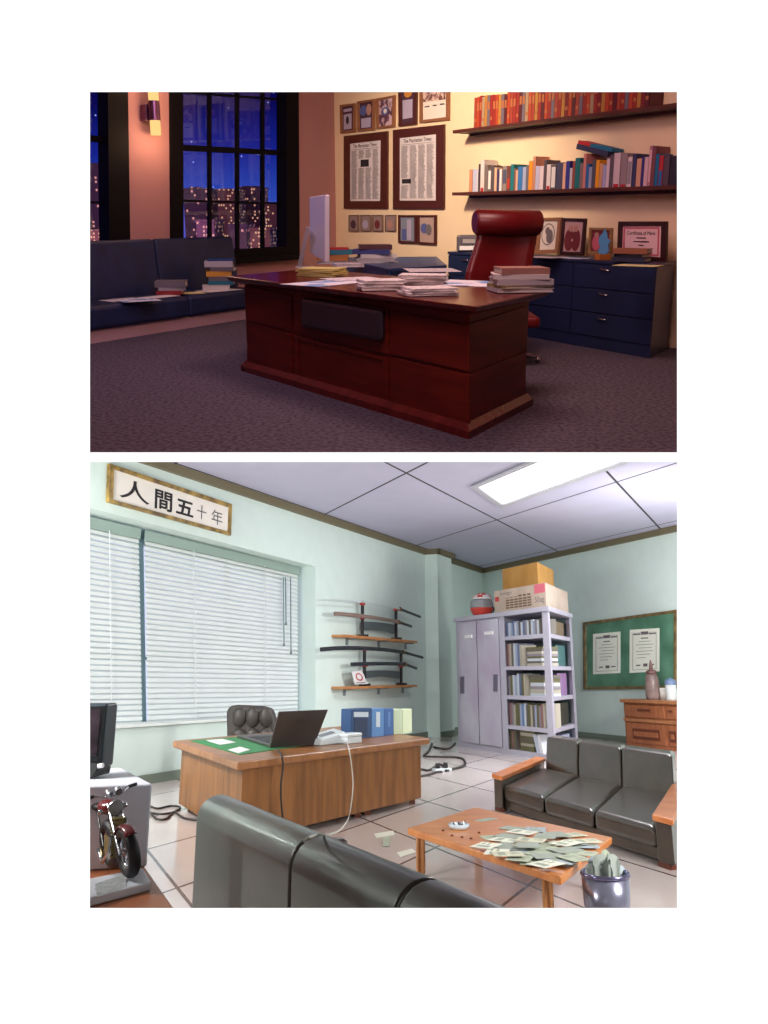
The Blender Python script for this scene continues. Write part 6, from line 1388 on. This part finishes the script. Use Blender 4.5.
def wheel(c, nm):
    mb = torus(c, WRad, 5.6 * sk, ax, up_, wfac=1.1); w_ = t.part(nm, mb, M_tyre)
    mb = torus(c, WRad - 5 * sk, 1.6 * sk, ax, up_, wfac=2); t.part('rim', mb, M_steel, parent=w_)
    mb = MB(); f_ = ax.cross(up_)
    for k in range(5):
        a = 2 * math.pi * k / 5; d = up_ * math.cos(a) + f_ * math.sin(a); mb.tube([c, c + d * (WRad - 4.5 * sk)], [2 * sk, 1.4 * sk], 8)
    mb.tube([c - ax * 4 * sk, c + ax * 4 * sk], 3.2 * sk, 14); mb2 = MB(); t.part('spokes', mb, M_steel, parent=w_)
    return w_
wheel(wc, 'front_wheel')
back = Vector((-.57, .82, 0)).normalized()
rw = wc + back * 52 * sk; wheel(rw, 'rear_wheel')
hd = wc + Vector((0, 0, 32 * sk)) + back * 56 * sk
for s_ in (-1, 1):
    mb = MB(); a = wc + ax * s_ * 7.5 * sk; b = hd + ax * s_ * 6 * sk + Vector((0, 0, 8 * sk)); mb.tube([a, lerp(a, b, .45), b], [2.0 * sk, 1.9 * sk, 1.3 * sk], 10); t.part('fork', mb, M_steel)
# fender
mb = MB(); mb.smooth = True; vs = []; n1 = 14
f_ = ax.cross(up_); sgn = 1 if f_.dot(back) < 0 else -1
for k in range(n1 + 1):
    a = lerp(-.9, .75, k / n1) * sgn; d = up_ * math.cos(a) + f_ * math.sin(a)
    for j in (-1, -.6, 0, .6, 1): vs.append(wc + d * (WRad + (8.2 - 2.2 * j * j) * sk) + ax * j * 6.2 * sk)
fs = [[k * 5 + j, k * 5 + j + 1, (k + 1) * 5 + j + 1, (k + 1) * 5 + j] for k in range(n1) for j in range(4)]
mb.add(vs, fs); fo = t.part('front_fender', mb, M_bfen, label='dark red front fender'); md = fo.modifiers.new('solid', 'SOLIDIFY'); md.thickness = .003
hl = hd + Vector((0, 0, 4 * sk)) - back * 11 * sk
Rh = (-back).to_track_quat('Z', 'Y').to_matrix()
mb = MB(); mb.lathe(hl, [(0, -9 * sk), (5 * sk, -8 * sk), (8 * sk, -3 * sk), (8.4 * sk, 0), (7.6 * sk, 1.2 * sk)], 26, Rh); hlo = t.part('headlight', mb, M_steel)
mb = MB(); mb.lathe(hl, [(7.6 * sk, .6 * sk), (5 * sk, 1.8 * sk), (0, 2.4 * sk)], 26, Rh); t.part('lens', mb, mat('grey_lens', (150, 150, 150), .1), parent=hlo)
hb = hd + Vector((0, 0, 15 * sk)) + back * 2 * sk
mb = MB(); mb.tube([hb - ax * 19 * sk + back * 6 * sk + Vector((0, 0, 3 * sk)), hb - ax * 9 * sk, hb, hb + ax * 9 * sk, hb + ax * 19 * sk + back * 6 * sk + Vector((0, 0, 3 * sk))], 1.1 * sk, 10); h_o = t.part('handlebar', mb, M_steel)
for s_ in (-1, 1):
    mb = MB(); e = hb + ax * s_ * 19 * sk + back * 6 * sk + Vector((0, 0, 3 * sk)); mb.tube([e, e + ax * s_ * 9 * sk + back * 2 * sk], 1.8 * sk, 10); t.part('grip', mb, M_tyre, parent=h_o)
    mb = MB(); mb.ball(hd + ax * s_ * 13 * sk + Vector((0, 0, 2 * sk)), 3 * sk, 12); t.part('indicator', mb, M_steel)
for s_ in (-1, 1):
    mb = MB(); g0 = hb + ax * s_ * 5 * sk - back * 3 * sk + Vector((0, 0, 2 * sk)); mb.tube([g0, g0 + Vector((0, 0, 2 * sk)) + back * 4 * sk], 4 * sk, 14); t.part('gauge', mb, M_steel)
tk = hd + back * 16 * sk + Vector((0, 0, 2 * sk))
mb = MB(); mb.ball(tk, (11 * sk, 17 * sk, 8 * sk), 20, Matrix(((ax.x, back.x, 0), (ax.y, back.y, 0), (0, 0, 1)))); t.part('fuel_tank', mb, M_bfen)
mb = MB(); mb.ball(tk + back * 28 * sk - Vector((0, 0, 3 * sk)), (9 * sk, 18 * sk, 4.5 * sk), 20, Matrix(((ax.x, back.x, 0), (ax.y, back.y, 0), (0, 0, 1)))); t.part('saddle', mb, M_tyre)
en = wc + back * 40 * sk + Vector((0, 0, 0 * sk))
mb = MB(); Rb = Matrix(((ax.x, back.x, 0), (ax.y, back.y, 0), (0, 0, 1))); mb.box(en, (16 * sk, 24 * sk, 18 * sk), R=Rb)
for k in range(6): mb.box(en + Vector((0, 0, (12 + k * 3) * sk)) - back * 4 * sk, (15 * sk, 13 * sk, 1.3 * sk), R=Rb)
mb.box(en + Vector((0, 0, 19 * sk)) - back * 4 * sk, (10 * sk, 9 * sk, 18 * sk), R=Rb); t.part('engine', mb, M_brz, bevel=.001, label='bronze coloured engine')
mb = MB()
for s_ in (-1, 1):
    mb.tube([hd + ax * s_ * 3 * sk, en + ax * s_ * 7 * sk - back * 12 * sk - Vector((0, 0, 6 * sk)), en + ax * s_ * 7 * sk + back * 14 * sk - Vector((0, 0, 8 * sk)), rw + ax * s_ * 8 * sk], 1.5 * sk, 8); mb.tube([hd + ax * s_ * 3 * sk, tk + back * 20 * sk + ax * s_ * 5 * sk - Vector((0, 0, 6 * sk)), rw + ax * s_ * 8 * sk], 1.3 * sk, 8)
t.part('frame_tubes', mb, M_tvf)
for s_ in (-1, 1):
    mb = MB(); mb.tube([en + ax * s_ * 8 * sk - back * 10 * sk + Vector((0, 0, 12 * sk)), en + ax * s_ * 11 * sk - back * 15 * sk, en + ax * s_ * 12 * sk - Vector((0, 0, 12 * sk)), rw + ax * s_ * 13 * sk - Vector((0, 0, 2 * sk))], [1.6 * sk, 1.6 * sk, 1.8 * sk, 3 * sk], 10); t.part('exhaust_pipe', mb, M_steel)
mb = MB(); Wp = Wall(2, pq[0], pq[1]); lo_, hi_ = PZ + PT, PZ + PT + .04
na, nb2 = g(2, 97, 897, PZ + PT), g(2, 127, 887, PZ + PT)
na2, nb22 = g(2, 95, 889, PZ + PT), g(2, 124, 879, PZ + PT)
mb.add([na, nb2, nb22 + Vector((0, 0, .02)), na2 + Vector((0, 0, .02)), na2, nb22], [[0, 1, 2, 3], [0, 3, 4], [1, 5, 2], [3, 2, 5, 4], [0, 4, 5, 1]]); t.part('name_plaque', mb, noisy('speckled_plaque', (168, 172, 172), (196, 200, 200), 40, .5), label='speckled grey plaque')

# ---- cables and outlet
M_cbl = mat('black_cable', (44, 36, 34), .5); M_wcb = mat('white_cable', (206, 204, 196), .5)
def cable(name, label, pts, rad, m, cat='cable'):
    out = []
    n = len(pts); P_ = [Vector(p) for p in pts]
    for i in range(n - 1):
        p0, p1, p2, p3 = P_[max(i - 1, 0)], P_[i], P_[i + 1], P_[min(i + 2, n - 1)]
        for k in range(6):
            f = k / 6; out.append(.5 * ((2 * p1) + (p2 - p0) * f + (2 * p0 - 5 * p1 + 4 * p2 - p3) * f * f + (3 * p1 - p0 - 3 * p2 + p3) * f ** 3))
    out.append(P_[-1]); mb = MB(); mb.tube(out, rad, 8); return solo(name, label, cat, 2, mb, m)
Wn = WN.shift(.16)
cable('cable', 'black laptop cable hanging over the front of the oak desk', [g(2, 276, 749, OZ + .014), g(2, 279, 752, OZ + .02), Wn.at(281.5, 756), Wn.at(283, 766), Wn.at(281, 785), Wn.at(281.5, 805), Wn.at(286, 840), g(2, 290, 846, .02)], .009, M_cbl)
rr_ = lambda x, y, z: g(2, x, y, z)
cable('cable', 'white telephone cable falling from the desk and over the near sofa', [g(2, 346, 741.5, OZ + .03), g(2, 347.5, 745, OZ + .02), Wn.at(349, 749), Wn.at(351.5, 765), Wn.at(353, 785), Wn.at(351, 806), Wn.at(348, 819), at(2, 341, 829, 6.6), at(2, 330, 834.5, 5.2), rr_(322, 834.5, RZ + .045), rr_(310, 837.5, RZ + .03), rr_(304, 841, RZ + .02)], .0065, M_wcb)
fz_ = .014
G_ = lambda *ps: [g(2, x, y, fz_) for x, y in ps]
cable('floor_cable', 'black cable loop on the tiles left of the oak desk, far one', G_((150, 806), (158, 808.5), (170, 806), (180, 807), (174, 812), (162, 814), (151, 813)), .012, M_cbl)
cable('floor_cable', 'black cable loop on the tiles left of the oak desk, near one', G_((150, 812), (156, 818.5), (166, 819), (174, 812), (184, 818), (200, 820.5)), .012, M_cbl)
cable('floor_cable', 'black power cable curling on the tiles right of the oak desk', G_((432, 744), (428, 752), (424, 756), (438, 757), (456, 757.5), (464, 760), (464, 766), (454, 769), (446, 771)), .022, M_cbl)
cable('floor_cable', 'black cable from the power strip back under the oak desk', G_((446, 771), (440, 764), (430, 770), (422, 769.5), (412, 765)), .020, M_cbl)
cable('floor_cable', 'lower black cable from the strip to the desk side', G_((442, 772), (436, 772.5), (428, 775), (418, 776), (408, 772)), .020, M_cbl)
cable('floor_cable', 'thin black cable along the base of the pilaster', G_((434, 747), (441, 748.5), (449, 748.5), (455, 743.5)), .022, M_cbl)
p = g(2, 442, 771.5, 0); t = Thing('power_strip', 'white power strip with two plugs on the tiles near the cabinet', 'power strip', 2, p)
mb = MB(); mb.box((p.x, p.y, .025), (.32, .10, .048), .5); t.part('strip_body', mb, M_offw, bevel=.008)
for d_ in (-.07, .06): mb = MB(); mb.box((p.x + d_, p.y + d_ * .5, .09), (.06, .06, .08), .5); t.part('plug', mb, M_blk, bevel=.008)
Wo = WC.shift(.0)
pa = Wo.at(424.5, 740); t = Thing('wall_outlet', 'white wall outlet low beside the pilaster', 'outlet', 2, pa)
Wo2 = Wall(2, pw(uw0 + .0, 0), pw(uw0, .36))
q = [(430, 736.3), (435, 736.5), (435, 743), (430, 742.8)]
mb = MB(); mb.plate(Wo2, q, 0, .02); t.part('cover_plate', mb, M_offw, bevel=.004)
mb = MB(); mb.plate(Wo2, sub(q, .3, .2, .45, .4), .02, .022); mb.plate(Wo2, sub(q, .6, .2, .75, .4), .02, .022); t.part('slots', mb, M_blk)
